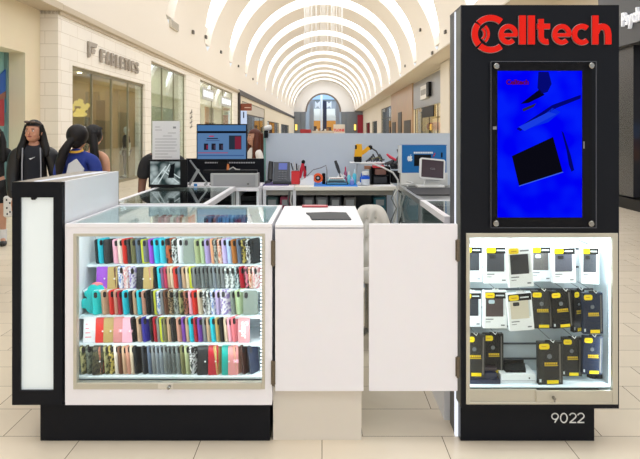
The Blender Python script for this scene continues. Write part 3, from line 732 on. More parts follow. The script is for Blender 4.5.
haircap(t, (24, 18, 20), hm, 1.7, [([(0, .08, 1.54), (.04, .12, 1.47), (.075, .14, 1.40), (.11, .15, 1.28), (.12, .15, 1.18)], [.04, .042, .05, .05, .03]), ([(0, .02, 1.56), (0, .04, 1.5)], [.088, .07])], sx=1.12)
m = MB(); m.ribbon([(-.09, 1.415), (-.05, 1.4), (0, 1.395), (.05, 1.4), (.09, 1.415)], .022, .06, .085); lab(m.build('collar', mat('collar_yellow', (226, 172, 60), .7), t, local=True), 'yellow jersey collar')
m = MB(); m.poly([(-.13, 1.23), (-.05, 1.33), (.03, 1.28), (.06, 1.15), (-.1, 1.15)], .118, .135); lab(m.build('jersey_print', mat('print_white', (205, 208, 214), .7), t, local=True), 'white crest printed on the back')
t, hm = figure((X(94, 6.4), 6.4, 0), PI-.5, 1.6, 'bare shouldered woman in a black cap, seen from behind beside the ponytail', skin=(214, 158, 126), top=(24, 26, 34), legs=(60, 66, 80), sleeves='none', bare=True, headyaw=1.1)
haircap(t, (22, 17, 18), hm, 1.56, [([(-.05, .06, 1.56), (-.09, .08, 1.45), (-.13, .1, 1.33), (-.15, .1, 1.18)], [.05, .045, .045, .03], 1)])
m = MB(); m.ball((0, .012, 1.575), (.094, .108, .108), 20, hm); bmesh.ops.delete(m.bm, geom=[v for v in m.bm.verts if v.co.z < 1.58], context='VERTS')
nv_ = len(m.bm.verts); m.poly([(-.06, -.08), (.06, -.08), (.045, -.16), (-.045, -.16)], 1.582, 1.59, 'z'); m.bm.verts.ensure_lookup_table()
for v_ in m.bm.verts[nv_:]: v_.co = hm @ v_.co
cp = m.build('cap', mat('cap_black', (20, 20, 24), .7), t, smooth=True, local=True)
m = MB(); m.ball((.03, .105, 1.645), (.018, .014, .016), 8); lab(m.build('cap_logo', MC['logo_white'], cp, local=True), 'white mark on the cap')
t, hm = figure((X(163, 5.9), 5.9, 0), 0, 1.6, 'person in dark clothes mostly hidden behind the notice and camera monitor', skin=(120, 82, 66), top=(28, 29, 34), legs=(30, 30, 34), sleeves='short')
haircap(t, (24, 20, 20), hm, 1.6)
t, hm = figure((X(254, 8.4), 8.4, 0), -1.0, 1.57, 'woman with long auburn hair and white top, partly behind the web page monitor', skin=(200, 150, 124), top=(224, 218, 212), legs=(60, 60, 70))
haircap(t, (96, 44, 26), hm, 1.6, [([(.05, .02, 1.6), (.09, .0, 1.45), (.1, -.02, 1.25), (.1, -.02, 1.1)], [.05, .06, .06, .04]), ([(-.05, .02, 1.6), (-.09, .0, 1.45), (-.1, -.02, 1.25)], [.05, .06, .05]), ([(0, .06, 1.6), (0, .1, 1.4), (0, .1, 1.15)], [.08, .1, .08])])
# ================================================================== THE KIOSK
D0 = 2.98
# plinth under the left half
o = MB().box(X(40, 3.04), X(270, 3.04), 3.04, 3.75, 0, .2, .003).build('plinth', BLACK); tag(o, 'long low black plinth under the phone case display', 'plinth')
# left end cabinet with frosted light panel
xa, xb = X(12, D0), X(62.3, D0); zb, zt = Z(405, D0), 1.304
t = thing('end_cabinet', 'tall black fronted end cabinet with a frosted white light panel', 'cabinet', ((xa+xb)/2, 3.4, zb))
lx0, lx1, lz0, lz1 = X(20.3, D0), X(53.3, D0), Z(390.5, D0), Z(197.5, D0)
m = MB(); m.box(xa, lx0, D0, D0+.03, zb, zt); m.box(lx1, xb, D0, D0+.03, zb, zt); m.box(lx0, lx1, D0, D0+.03, zb, lz0); m.box(lx0, lx1, D0, D0+.03, lz1, zt)
m.build('front_frame', BLACK, t)
MB().box(xa, xa+.02, D0+.03, 3.80, zb, zt-.004).build('outer_side', BLACK, t)
MB().box(xb-.018, xb+.001, D0+.032, 3.80, zb, zt).build('inner_side', WHITE2, t)
MB().box(xa, xb, 3.78, 3.81, zb, zt-.002).build('back', BLACK, t)
MB().box(xa+.02, xb-.02, D0+.03, 3.78, zb, zb+.02).build('bottom', BLACK, t)
m = MB(); m.box(xa, xb, D0+.005, 3.8, zt-.018, zt-.001); tp = m.build('top', mat('grey_top', (152, 146, 140), .35), t)
m = MB(); m.poly([(xa+.09, 3.02), (xa+.12, 3.02), (xb-.055, 3.76), (xb-.10, 3.76)], zt-.001, zt+.002, 'z'); lab(m.build('edge_strip', emis('edge_glow', (245, 248, 255), 1.0), tp), 'white strip along the top')
pm = bpy.data.materials.new('frosted_panel'); pm.use_nodes = True; nt = pm.node_tree; b = nt.nodes['Principled BSDF']
b.inputs['Base Color'].default_value = L3((230, 238, 240)); b.inputs['Roughness'].default_value = .18; b.inputs['Emission Color'].default_value = L3((224, 240, 244)); b.inputs['Emission Strength'].default_value = .12
MB().box(lx0-.005, lx1+.005, D0+.012, D0+.02, lz0-.005, lz1+.005).build('light_panel', pm, t)
m = MB(); m.lathe([(.008, 0), (.012, .004), (.012, .012)], (X(33, D0), D0+.006, lz1-.012), 10); m.box(X(30.5, D0), X(36, D0), D0+.004, D0+.012, lz1-.006, lz1+.002); m.build('catch', BLACK2, t)
# ---------------- display case
cx0, cx1 = X(65.2, D0), X(272, D0); cz0, cz1 = Z(405, D0), 1.093; CB = 3.75
t = thing('display_case', 'white glass fronted display case filled with rows of phone cases', 'display case', ((cx0+cx1)/2, 3.37, cz0))
gx0, gx1, gz0, gz1 = X(73.5, D0), X(265, D0), Z(389, D0), Z(233.5, D0)
m = MB(); m.box(cx0, gx0, D0, D0+.03, cz0, cz1-.01); m.box(gx1, cx1, D0, D0+.03, cz0, cz1-.01); m.box(gx0, gx1, D0, D0+.03, cz0, gz0); m.box(gx0, gx1, D0, D0+.03, gz1, cz1-.01)
m.build('front_panel', WHITE, t)
m = MB(); frame(m, gx0, gx1, gz0, gz1, D0-.004, D0+.03, .016, .016, .03, .014, .001)
dfr = m.build('door_frame', CHAMP, t)
MB().box(gx0+.018, X(176, D0), D0+.016, D0+.02, gz0+.03, gz1-.015).build('sliding_glass', GLASS, t)
MB().box(X(172, D0), gx1-.018, D0+.006, D0+.010, gz0+.03, gz1-.015).build('sliding_glass', GLASS, t)
m = MB(); m.box(X(161, D0), gx1-.018, D0-.008, D0+.012, gz0+.003, gz0+.032, .001); m.build('sliding_rail', CHAMP, t)
m = MB(); m.box(gx0+.018, X(161, D0), D0+.012, D0+.02, gz0+.004, gz0+.03); m.box(gx0+.018, X(161, D0), D0-.001, D0+.01, gz0+.0, gz0+.008); m.build('track', GREYM, t)
MB().box(X(158.5, D0), X(173.5, D0), D0-.0105, D0-.0085, gz0+.005, gz0+.031, .0005).build('lock_plate', mat('lock_plate', (216, 210, 198), .35, .3), t)
m = MB(); m.lathe([(.008, 0), (.008, .02), (.006, .024)], (X(170, D0), D0-.010, gz0+.017), 12, Matrix.Rotation(PI/2, 4, 'X')); m.box(X(169.4, D0), X(170.6, D0), D0-.036, D0-.031, gz0+.012, gz0+.022); m.build('lock', STEEL, t)
MB().box(cx0, cx0+.014, D0+.031, CB, cz0, cz1-.012).build('side_panel', WHITE2, t)
MB().box(cx1-.014, cx1, D0+.031, CB, cz0, cz1-.012).build('side_panel', WHITE2, t)
IW = mat('case_interior', (228, 240, 246), .4)
MB().box(cx0+.015, cx1-.015, 3.34, 3.352, cz0+.03, .985).build('back_panel', IW, t)
MB().box(cx0+.015, cx1-.015, D0+.031, CB, cz0+.01, cz0+.03).build('bottom', IW, t)
MB().box(cx0+.015, cx1-.015, 3.34, CB-.01, .985, .995).build('upper_shelf', IW, t)
MB().box(cx0, cx1, CB-.014, CB, cz0, cz1-.012).build('rear_panel', WHITE2, t)
m = MB(); frame(m, cx0, cx1, 0, 1, 0, 1, .02, .02, .02, .02)
m.bm.clear(); 
m.box(cx0, cx1, D0-.003, D0+.03, cz1-.012, cz1+.006, .001); m.box(cx0, cx1, CB-.02, CB+.003, cz1-.012, cz1+.004)
m.box(cx0, cx0+.02, D0+.03, CB-.02, cz1-.012, cz1+.004); m.box(cx1-.024, cx1, D0+.03, CB-.02, cz1-.012, cz1+.004)
m.build('top_rim', WHITE, t)
MB().box(cx0+.02, cx1-.024, D0+.03, CB-.02, cz1-.006, cz1).build('glass_top', glass('aqua_top_glass', (.9, .97, .96), .8), t)
shelfz = []; rowd = [3.225, 3.17, 3.12, 3.075, 3.035]; shy = [265, 290, 316.5, 344, 376.5]
SHM = mat('shelf_white', (232, 244, 248), .4)
for k in range(5):
    fd = rowd[k]-.012; z = Z(shy[k], fd); shelfz.append(z)
    m = MB(); m.box(cx0+.016, cx1-.016, fd, 3.34, z-.012, z, .001); m.build('shelf', SHM, t)
m = MB()
for k in range(40):
    z = gz0+.05+k*(gz1-gz0-.08)/39; m.box(gx1-.026, gx1-.019, D0+.036, D0+.04, z-.003, z+.003)
lm = m.build('led_strip', LED, t)
lamp('case_light', (cx1-.03, D0+.05, (gz0+gz1)/2), (.7, .015), .6, (.86, .95, 1), (0, PI/2*1.0, 0), lm)
lamp('case_light', ((cx0+cx1)/2, D0+.06, gz1+.0), (.95, .02), 1.35, (.86, .95, 1), (math.radians(25), 0, 0), lm)
for k in (0, 2, 3): lamp('case_light', ((cx0+cx1)/2, D0+.045, shelfz[k]-.02), (.95, .012), .28, (.86, .95, 1), (math.radians(35), 0, 0), lm)
# ---------------- phone cases
PC = {
 'black': (24, 26, 30), 'charcoal': (50, 52, 56), 'cyan': (40, 200, 222), 'turquoise': (30, 205, 205), 'pink': (246, 180, 200), 'cream': (238, 226, 212),
 'red': (222, 52, 44), 'slate blue': (98, 112, 134), 'yellow rimmed': (200, 205, 60), 'purple': (160, 80, 210), 'aqua': (70, 205, 230), 'white': (240, 242, 246),
 'olive': (120, 118, 80), 'pale olive': (176, 184, 140), 'pale green': (186, 206, 160), 'lilac': (176, 160, 214), 'peach': (236, 170, 130), 'lavender': (206, 188, 232),
 'pale blue': (184, 208, 236), 'ochre': (180, 110, 50), 'brown': (110, 72, 54), 'rose gold': (206, 150, 130), 'gold': (186, 160, 100), 'mauve': (140, 90, 130),
 'raspberry': (196, 60, 96), 'tan': (200, 166, 136), 'beige': (222, 204, 178), 'grey': (130, 134, 136), 'crimson': (176, 24, 44), 'royal blue': (56, 50, 150),
 'rose': (212, 140, 140), 'teal': (20, 160, 150), 'navy': (30, 38, 60), 'dark brown': (70, 42, 38), 'violet': (120, 70, 170), 'coral pink': (240, 130, 140)}
PT = {  # two colour prints
 'black and white printed': ((28, 28, 30), (225, 225, 225), 90, 'noise'), 'brown mosaic printed': ((60, 40, 34), (196, 100, 60), 40, 'vor'), 'blue and white printed': ((120, 150, 205), (238, 240, 248), 90, 'noise'),
 'rose floral': ((220, 150, 150), (240, 225, 222), 80, 'noise'), 'lavender floral': ((150, 130, 190), (236, 230, 240), 80, 'noise'), 'peach floral': ((206, 120, 90), (235, 210, 190), 90, 'noise'),
 'white floral': ((130, 140, 140), (236, 238, 236), 70, 'noise'), 'teal floral': ((40, 70, 80), (190, 210, 210), 80, 'noise'), 'leopard print': ((40, 30, 24), (176, 150, 116), 110, 'vor'),
 'olive camouflage': ((70, 72, 44), (168, 162, 116), 50, 'noise'), 'grey camouflage': ((50, 56, 50), (110, 116, 100), 60, 'noise'), 'black camouflage': ((20, 20, 20), (70, 68, 44), 60, 'noise'),
 'brown floral': ((40, 28, 26), (176, 112, 90), 80, 'noise'), 'yellow camouflage': ((40, 34, 20), (190, 170, 90), 70, 'noise'), 'grey printed': ((70, 76, 74), (176, 180, 172), 90, 'noise'), 'black and pink printed': ((26, 24, 26), (220, 130, 150), 60, 'noise')}
CLR = {'clear grey': (.62, .68, .68), 'clear green': (.72, .84, .74), 'clear': (.82, .88, .9), 'clear smoky': (.4, .44, .44), 'clear blue': (.7, .8, .9)}
def casemat(c):
    if c in PC: return mat('case_'+c.replace(' ', '_'), PC[c], .35)
    if c in PT: a, b, s, k = PT[c]; return pattern('case_'+c.replace(' ', '_'), a, b, s, k)
    n = 'case_'+c.replace(' ', '_')
    if n in MC: return MC[n]
    v = [int(255*(x**.45)) for x in CLR[c]]; m = mat(n, (int(v[0]*.72), int(v[1]*.72), int(v[2]*.72)), .15, alpha=.62); return m
PROT = {}
def proto(kind, w, h):
    key = (kind, round(w, 3), round(h, 3))
    if key in PROT: return PROT[key]
    sh = MB().slab(w, h, .009, .011); 
    if kind == 'ring': pass
    me = sh
    r = [me]
    # camera cut-out, upper left of the back
    cut = MB(); M = Matrix.Translation((-w/2+.015, -.0052, h-.034))
    cut.slab(.016, .028, .002, .0075, M)
    PROT[key] = (me.bm, cut.bm); return PROT[key]
ALLC = []
def put_case(row, px, c, yaw, w, h, kind, zz, dd):
    nm = {'case': 'phone_case', 'wallet': 'wallet_case', 'novelty': 'novelty_case'}[kind]
    key = (kind, c, round(w, 3), round(h, 3)); lean = math.radians(-7)
    M = Matrix.Rotation(yaw, 3, 'Z') @ Matrix.Rotation(lean, 3, 'X')
    x0 = X(px, dd)
    off = M @ Vector((w/2, 0, 0))
    loc = Vector((x0, dd+.006, zz+.0012))+Vector((off.x, off.y, 0))
    root = None
    if key in PROT:
        root = dup(PROT[key])
    else:
        m = MB().slab(w, h, .009 if kind == 'case' else .014, .011 if kind == 'case' else .006)
        root = m.build(nm, casemat(c), local=True, smooth=True)
        m = MB()
        if kind == 'case':
            m.slab(.018, .030, .002, .0088, Matrix.Translation((-w/2+.016, -.0054, h-.038)))
            if c == 'yellow rimmed':
                MB().slab(w-.012, h-.012, .002, .008, Matrix.Translation((0, -.0052, .006))).build('back_plate', casemat('grey'), root, local=True, smooth=True)
            m.build('camera_cutout', mat('cutout_dark', (40, 36, 38), .4) if c not in ('black', 'charcoal') else mat('cutout_black', (12, 12, 14), .3), root, local=True, smooth=True)
        elif kind == 'wallet':
            m.box(w/2-.024, w/2+.002, -.0095, -.006, h*.40, h*.52, .001); m.build('clasp', casemat('pink' if c in ('rose', 'pink') else c), root, local=True)
            m = MB(); m.lathe([(.004, 0), (.004, .003)], (w/2-.014, -.0095, h*.46), 10, Matrix.Rotation(PI/2, 4, 'X')); m.build('snap', mat('snap_white', (226, 226, 226), .3), root, local=True)
            if c == 'white':
                m = MB()
                for q in range(4): m.box(-w/2+.01, w/2-.02-.006*q, -.0078, -.007, h*(.2+.17*q), h*(.2+.17*q)+.004)
                m.build('print', casemat('coral pink'), root, local=True)
        PROT[key] = root
    root.location = loc; root.rotation_euler = M.to_euler()
    ALLC.append((row, px, c, kind, root))
    return root
F1, F2 = .20, .95
def row(k, items, end):
    zz = shelfz[k]; dd = rowd[k]+.0
    ztop = [Z(239.5, dd), Z(267.5, dd), Z(291.5, dd), Z(318.5, dd), Z(347, dd)][k]
    for i, it in enumerate(items):
        px, c = it[:2]; kind = it[2] if len(it) > 2 else 'case'
        nx = items[i+1][0] if i+1 < len(items) else end
        vis = (nx-px)*dd/F
        w = .072; h = min(.150, (ztop-zz)*random.uniform(.97, 1.01))
        yaw = F2
        if vis > .034: yaw = math.acos(max(.3, min(.98, vis/.072)))
        if kind == 'wallet' and vis > .03: w = max(.05, vis+.008); yaw = .12
        if yaw < .3: w = max(vis-.002, .05)
        put_case(k, px, c, yaw, w, h, kind, zz, dd)
row(0, [(96, 'black'), (99, 'cyan'), (104, 'black'), (114, 'pink'), (119, 'cream'), (123.5, 'red'), (128, 'charcoal'), (132, 'olive'), (137, 'slate blue'), (142.5, 'yellow rimmed'), (150, 'purple'), (155, 'cyan'), (161, 'aqua'), (167, 'brown mosaic printed'), (173, 'black and white printed'), (179, 'white'), (183, 'clear green'), (196, 'pale olive'), (201.5, 'pale green'), (206, 'lilac'), (212, 'peach'), (215, 'grey printed'), (219, 'peach floral'), (223.5, 'lavender'), (228.5, 'pale blue'), (233, 'ochre'), (238.5, 'slate blue'), (243, 'yellow camouflage'), (247.5, 'black and white printed'), (252, 'black')], 258)
row(1, [(96, 'purple', 'wallet'), (107, 'gold', 'wallet'), (115, 'brown'), (119, 'blue and white printed'), (124.5, 'rose floral', 'wallet'), (130, 'lavender floral'), (136, 'black', 'wallet'), (143, 'gold', 'wallet'), (150, 'rose gold'), (154.5, 'black'), (158.5, 'cyan'), (162, 'mauve'), (165, 'raspberry'), (168.5, 'tan'), (171.5, 'beige'), (174.5, 'red'), (179, 'slate blue'), (183, 'tan'), (187, 'beige'), (190.5, 'yellow rimmed'), (194, 'grey'), (198, 'clear smoky'), (202, 'clear grey'), (206, 'clear smoky'), (210, 'clear grey'), (214, 'clear blue'), (218, 'clear grey'), (222, 'grey'), (226, 'white floral'), (231, 'white floral'), (236, 'teal floral'), (241, 'crimson'), (246, 'black and pink printed'), (250, 'peach floral'), (254, 'rose floral')], 258)
row(2, [(92.5, 'turquoise'), (102.5, 'tan'), (110, 'red'), (115, 'rose gold'), (118.5, 'crimson'), (123.5, 'cyan'), (130, 'black'), (134, 'tan'), (138, 'cyan'), (143, 'rose gold'), (147, 'black'), (152, 'charcoal'), (155, 'yellow rimmed'), (158, 'blue and white printed'), (162, 'grey'), (165, 'brown'), (169.5, 'leopard print'), (175, 'grey printed'), (180, 'olive camouflage'), (185, 'brown floral'), (190, 'pink'), (193.5, 'red'), (199, 'beige'), (204, 'black and white printed'), (208, 'white floral'), (212, 'blue and white printed'), (217, 'lavender'), (221, 'lavender floral'), (232, 'clear green'), (237, 'pale green'), (243, 'clear green')], 258)
row(3, [(83, 'white', 'wallet'), (95, 'red', 'wallet'), (103, 'gold', 'wallet'), (113, 'rose', 'wallet'), (122, 'pink', 'wallet'), (132, 'black'), (138, 'tan'), (143, 'royal blue'), (151, 'black'), (154.5, 'crimson'), (158, 'grey'), (161, 'yellow rimmed'), (164.5, 'olive'), (168.5, 'tan'), (172, 'black'), (178, 'rose gold'), (183, 'violet'), (187, 'tan'), (190.5, 'cyan'), (195, 'crimson'), (199, 'violet'), (204, 'grey'), (208, 'tan'), (212, 'cyan'), (217, 'gold'), (221, 'black'), (225.5, 'beige'), (229, 'pink'), (233, 'coral pink')], 237)
row(4, [(81, 'olive camouflage'), (87, 'grey camouflage'), (92, 'black camouflage', 'wallet'), (100, 'brown floral'), (105, 'olive camouflage'), (110, 'yellow camouflage'), (115.5, 'cream'), (119, 'brown'), (123.5, 'tan'), (127.5, 'rose gold'), (131.5, 'beige'), (135, 'black'), (143, 'charcoal'), (149, 'slate blue'), (153, 'grey'), (157, 'clear blue'), (161, 'clear blue'), (165, 'clear grey'), (169, 'clear smoky'), (173, 'clear smoky'), (177.5, 'clear grey'), (182, 'olive'), (186.5, 'pale olive'), (191, 'black and white printed'), (197, 'black', 'wallet'), (208, 'crimson', 'wallet'), (216, 'gold', 'wallet'), (221.5, 'teal', 'wallet'), (228, 'rose', 'wallet'), (236, 'rose gold'), (243, 'dark brown'), (250, 'navy')], 258)
# pink case with white lettering at the end of the fourth shelf
zz = shelfz[3]; x0 = X(238, 3.075)
root = MB().slab(X(249.5, 3.075)-x0, .125, .010, .010).build('phone_case', mat('case_flat_pink', (244, 168, 176), .4), local=True, smooth=True); root.location = ((x0+X(249.5, 3.075))/2, 3.082, zz+.001)
m = MB(); m.text('Supr', .046, (0, 0), -.0075, -.005, .0015, 'CENTER', Matrix.Translation((-.012, 0, .066)) @ Matrix.Rotation(PI/2, 4, 'Y')); lab(m.build('lettering', mat('letter_white', (250, 245, 245), .5), root, local=True), 'white lettering reading Supr, turned sideways')
ALLC.append((3, 238, 'flat pink', 'case', root))
# turquoise novelty case with coral top, sticking out between second and third shelves
m = MB(); m.slab(.085, .15, .014, .03); m.ball((-.05, 0, .05), (.022, .007, .028), 12); m.ball((-.044, 0, .1), (.014, .007, .018), 12)
root = m.build('phone_case', casemat('turquoise'), local=True, smooth=True); root.location = (X(94, 3.16), 3.165, shelfz[2]+.001); root.rotation_euler = (0, math.radians(4), .25)
m = MB(); m.ball((.005, 0, .15), (.028, .008, .012), 12); m.ball((.04, 0, .128), (.01, .007, .01), 10); lab(m.build('coral_top', casemat('coral pink'), root, local=True, smooth=True), 'coral coloured bump on top')
ALLC.append((2, 84, 'bulging turquoise novelty', 'case', root))
# labels
rn = ['top', 'second', 'third', 'fourth', 'bottom']; kn = {'case': 'phone case', 'wallet': 'wallet phone case'}
art = lambda c: c
used = {}
byrow = {k: sorted([a for a in ALLC if a[0] == k], key=lambda a: a[1]) for k in range(5)}
ordw = ['first', 'second', 'third', 'fourth', 'fifth', 'sixth']
for k, L in byrow.items():
    cnt = {}
    for a in L: cnt[(a[2], a[3])] = cnt.get((a[2], a[3]), 0)+1
    seen = {}
    labs = []
    for i, a in enumerate(L):
        base_ = '%s %s on the %s shelf' % (a[2], kn[a[3]], rn[k])
        if cnt[(a[2], a[3])] > 1:
            lf = L[i-1][2] if i else None; rt = L[i+1][2] if i+1 < len(L) else None
            if lf and rt: base_ += ', between %s and %s ones' % (lf, rt)
            elif rt: base_ += ', leftmost'
            else: base_ += ', rightmost'
        labs.append(base_)
    for i, a in enumerate(L):
        l_ = labs[i]
        if labs.count(l_) > 1: l_ += ', ' + ('nearer the left' if labs.index(labs[i]) == i else 'nearer the right')
        w_ = l_.split()
        if len(w_) > 16: l_ = l_.replace(' on the ', ', ').replace(' ones', '')
        a[4]['label'] = l_; a[4]['category'] = 'phone case'; a[4]['group'] = 'phone cases on the %s shelf' % rn[k]
# small boxed goods under the glass top
gc = [(210, 196, 180), (170, 60, 60), (206, 140, 140), (220, 214, 200), (190, 90, 80), (206, 206, 206), (200, 72, 62), (60, 66, 78), (84, 60, 80), (150, 90, 90), (70, 110, 170), (96, 140, 196), (80, 120, 180), (110, 150, 200), (70, 84, 130), (96, 60, 90), (130, 70, 84), (90, 110, 150)]
gp = [150, 158, 164, 170, 176, 182, 188, 204, 208, 213, 218, 222, 226, 230, 234, 238, 242, 246]
gn = ['beige', 'dark red', 'dusty pink', 'ivory', 'brick red', 'light grey', 'scarlet', 'charcoal', 'plum', 'rosewood', 'steel blue', 'sky blue', 'denim blue', 'pale blue', 'indigo', 'aubergine', 'maroon', 'slate']
for px, c, n_ in zip(gp, gc, gn):
    d = 3.46; x = X(px, d)
    o = MB().box(x, x+.018, d, d+.12, .996, 1.062, .002).build('boxed_case', mat('boxed_'+n_.replace(' ', '_'), c, .5)); tag(o, '%s boxed phone case lying under the glass top of the display' % n_, 'phone case', 'boxed cases under the glass top')
# ---------------- counter with hinged door
bx0, bx1 = X(275, D0), X(363.5, D0)
t = thing('counter_cabinet', 'white boxed counter with a hinged door and dark pad on top', 'counter', ((bx0+bx1)/2, 3.35, 0))
MB().box(bx0+.004, bx1-.004, D0+.024, 3.72, .27, 1.078).build('body', WHITE, t)
MB().box(bx0, bx1, D0+.003, 3.72, 1.079, 1.096, .002).build('top', mat('counter_white', (246, 246, 248), .3), t)
MB().box(-.2455, X(361.5, 3.05), 3.05, 3.70, 0, .269).build('toe_panel', mat('beige_toe', (226, 218, 206), .4), t)
dr_ = MB().box(bx0+.001, bx1, D0-.002, D0+.018, Z(391, D0), 1.074, .001).build('door', WHITE, t)
def hinge(px, pya, pyb, parent):
    m = MB(); x = X(px, D0); za, zb_ = Z(pyb, D0), Z(pya, D0)
    m.tube([(x, D0-.008, za), (x, D0-.008, zb_)], .0065, 10); m.box(x-.011, x+.011, D0-.003, D0-.0005, za+.004, zb_-.004)
    for q in range(1, 5):
        z = za+(zb_-za)*q/5; m.tube([(x, D0-.008, z-.0012), (x, D0-.008, z+.0012)], .0075, 10)
    return m.build('hinge', mat('hinge_metal', (118, 108, 94), .3, .9), parent, smooth=True)
hinge(273.2, 240, 266, dr_); hinge(273.2, 360, 385, dr_)
t = thing('swing_gate', 'white half height swing gate hinged to the black pillar', 'gate', (X(412, D0), D0, .27))
MB().box(X(369, D0), X(457.5, D0), D0-.002, D0+.018, Z(391, D0), Z(224, D0), .0015).build('panel', WHITE, t)
hinge(457.5, 239, 261, t); hinge(457.5, 356, 377, t)
o = MB().poly([(X(311.6, 3.12), 3.12), (X(351.3, 3.12), 3.12), (X(346, 3.38), 3.38), (X(330, 3.40), 3.40), (X(306, 3.37), 3.37), (X(309.5, 3.3), 3.28)], 1.0965, 1.102, 'z').build('counter_pad', mat('pad_grey', (44, 45, 48), .6)); tag(o, 'dark grey pad lying on the white counter top', 'pad')
t = thing('red_wallet', 'flat red wallet at the back of the white counter top', 'wallet', (X(316, 3.65), 3.65, 1.097))
MB().box(X(302, 3.65), X(328, 3.65), 3.64, 3.71, 1.097, 1.105, .002).build('cover', mat('wallet_red', (176, 66, 74), .45), t)
MB().box(X(304, 3.65), X(326, 3.65), 3.65, 3.69, 1.1051, 1.1065).build('flap', mat('wallet_pale', (222, 150, 150), .45), t)
# ---------------- black tower
tx0, tx1 = X(461, 2.97), X(619, 2.97); tz0, tz1 = Z(408.5, 2.97), Z(5, 2.97); TD = 2.97; TB = 3.23
t = thing('display_tower', 'tall black kiosk pillar with red store name, screen and lit window', 'pillar', ((tx0+tx1)/2, 3.1, 0))
wx0, wx1, wz0, wz1 = X(466, TD), X(617.5, TD), Z(404, TD), Z(233, TD)
m = MB(); m.box(tx0, tx1, TD, TD+.02, wz1, tz1); m.box(tx0, wx0, TD, TD+.02, tz0, wz1); m.box(wx1, tx1, TD, TD+.02, tz0, wz1); m.box(wx0, wx1, TD, TD+.02, tz0, wz0)
m.build('front_panel', BLACK, t)
SG = mat('side_laminate', (112, 116, 112), .5)
MB().box(tx0+.001, tx0+.012, TD+.021, 3.085, tz0, tz1).build('side_panel', SG, t)
MB().box(tx0+.001, tx0+.012, 3.108, TB, 0.0, tz1).build('side_panel', mat('side_laminate_dark', (84, 86, 92), .5), t)
lab(MB().box(tx0-.003, tx0+.012, 3.086, 3.107, 0.0, tz1-.01).build('edge_light', emis('edge_light', (240, 244, 255), 1.1), t), 'bright white vertical light strip')
MB().box(tx1-.012, tx1, TD+.021, TB, tz0, tz1).build('side_panel', BLACK, t)
MB().box(tx0, tx1, TD+.02, TB, tz1-.012, tz1-.001).build('cap', BLACK, t)
MB().box(tx0+.013, tx1-.013, TD+.021, TB, tz0, tz0+.012).build('floor_panel', BLACK, t)
MB().box(tx0+.013, tx1-.013, TB-.01, TB, tz0, tz1-.013).build('back_panel', BLACK, t)
MB().box(tx0+.013, tx1-.013, TD+.021, TB-.011, wz1+.002, wz1+.012).build('shelf', WHITE2, t)
pl = MB().box(X(460.5, 3.04), X(594.5, 3.04), 3.04, TB, 0, tz0-.001, .002).build('plinth', BLACK, t)
m = MB(); U = lambda px, py: (X(px, 3.04), Z(py, 3.04))
def dig(ch, x0):
    w, top_, bot = 6.6, 413.3, 422.3
    cx = x0+w/2
    def A(cy, rx, ry, a0, a1, n=16): return [U(cx+rx*math.cos(math.radians(a0+(a1-a0)*k/n)), cy-ry*math.sin(math.radians(a0+(a1-a0)*k/n))) for k in range(n+1)]
    if ch == '0': m.ribbon(A((top_+bot)/2, w/2, 4.6, 0, 360, 26)[:-1], .0052, 3.0365, 3.0405, closed=True)
    if ch == '9': m.ribbon(A(top_+2.9, w/2-.1, 3.0, 0, 360, 22)[:-1], .0052, 3.0365, 3.0405, closed=True); m.ribbon([U(x0+w-.3, top_+3.8), U(x0+w*.45, bot+.2)], .0052, 3.0367, 3.0405)
    if ch == '2': m.ribbon(A(top_+2.6, w/2-.1, 2.8, 165, -35, 14)+[U(x0+.6, bot-.3)], .0052, 3.0365, 3.0405); m.ribbon([U(x0, bot), U(x0+w+.1, bot)], .0052, 3.0367, 3.0405)
for ch, x0 in zip('9022', (551.6, 560.4, 569.3, 577.3)): dig(ch, x0)
lab(m.build('unit_number', mat('number_white', (238, 238, 236), .5), pl), 'white unit number 9022')
# store name
RED = mat('sign_letter_red', (222, 26, 10), .45, emit=.08, spec=.15); RIM = mat('letter_rim', (200, 190, 186), .35, .5)
def arc(cx, cy, r, a0, a1, n=18, ry=None):
    ry = ry or r; return [(cx+r*math.cos(math.radians(a0+(a1-a0)*k/n)), cy-ry*math.sin(math.radians(a0+(a1-a0)*k/n))) for k in range(n+1)]
def letter(strokes, w, label, name='letter'):
    """strokes in frame pixels, w in pixels"""
    for mtl, ya, yb, dw, par in ((RIM, TD-.008, TD-.001, .7, t), (RED, TD-.016, TD-.0081, 0, None)):
        m = MB()
        for i, st in enumerate(strokes):
            ww = w
            if isinstance(st, tuple): st, ww = st
            P = [(X(px, TD), Z(py, TD)) for px, py in st]
            m.ribbon(P, (ww+dw)*TD/F, ya-i*.0003, yb)
        if par: o = m.build(name, mtl, par)
        else: m.build('face', mtl, o)
    return lab(o, label)
letter([arc(490, 34.3, 15.9, 50, 138), arc(490, 34.3, 15.9, 144, 222), arc(490, 34.3, 15.9, 228, 309),
        (arc(477.5, 34.3, 6.5, -52, 52, 10), 2.0), (arc(477.5, 34.3, 10.2, -48, 48, 10), 2.6)], 5.8, 'large red ring shaped letter C with signal waves')
def e_(cx, lb):
    letter([([(cx-5, 35.4), (cx+8.8, 35.4)], 3.4), arc(cx, 34.8, 7.2, -6, 312, 26, 8.0)], 4.6, lb)
e_(507.6, 'red letter e after the large C')
letter([[(521.6, 16), (521.6, 44.8)]], 6.6, 'first of the two red letters l'); letter([[(530.6, 16), (530.6, 44.8)]], 6.6, 'second of the two red letters l')
letter([[(540.2, 19.5), (540.2, 36)]+arc(546, 37, 5.8, 180, 285, 8, 5.3), [(536.3, 26.8), (549, 26.8)]], 5.2, 'red letter t')
e_(560.9, 'red letter e after the t')
letter([arc(581, 34.8, 7.6, 48, 312, 20, 8.1)], 4.9, 'red lower case letter c')
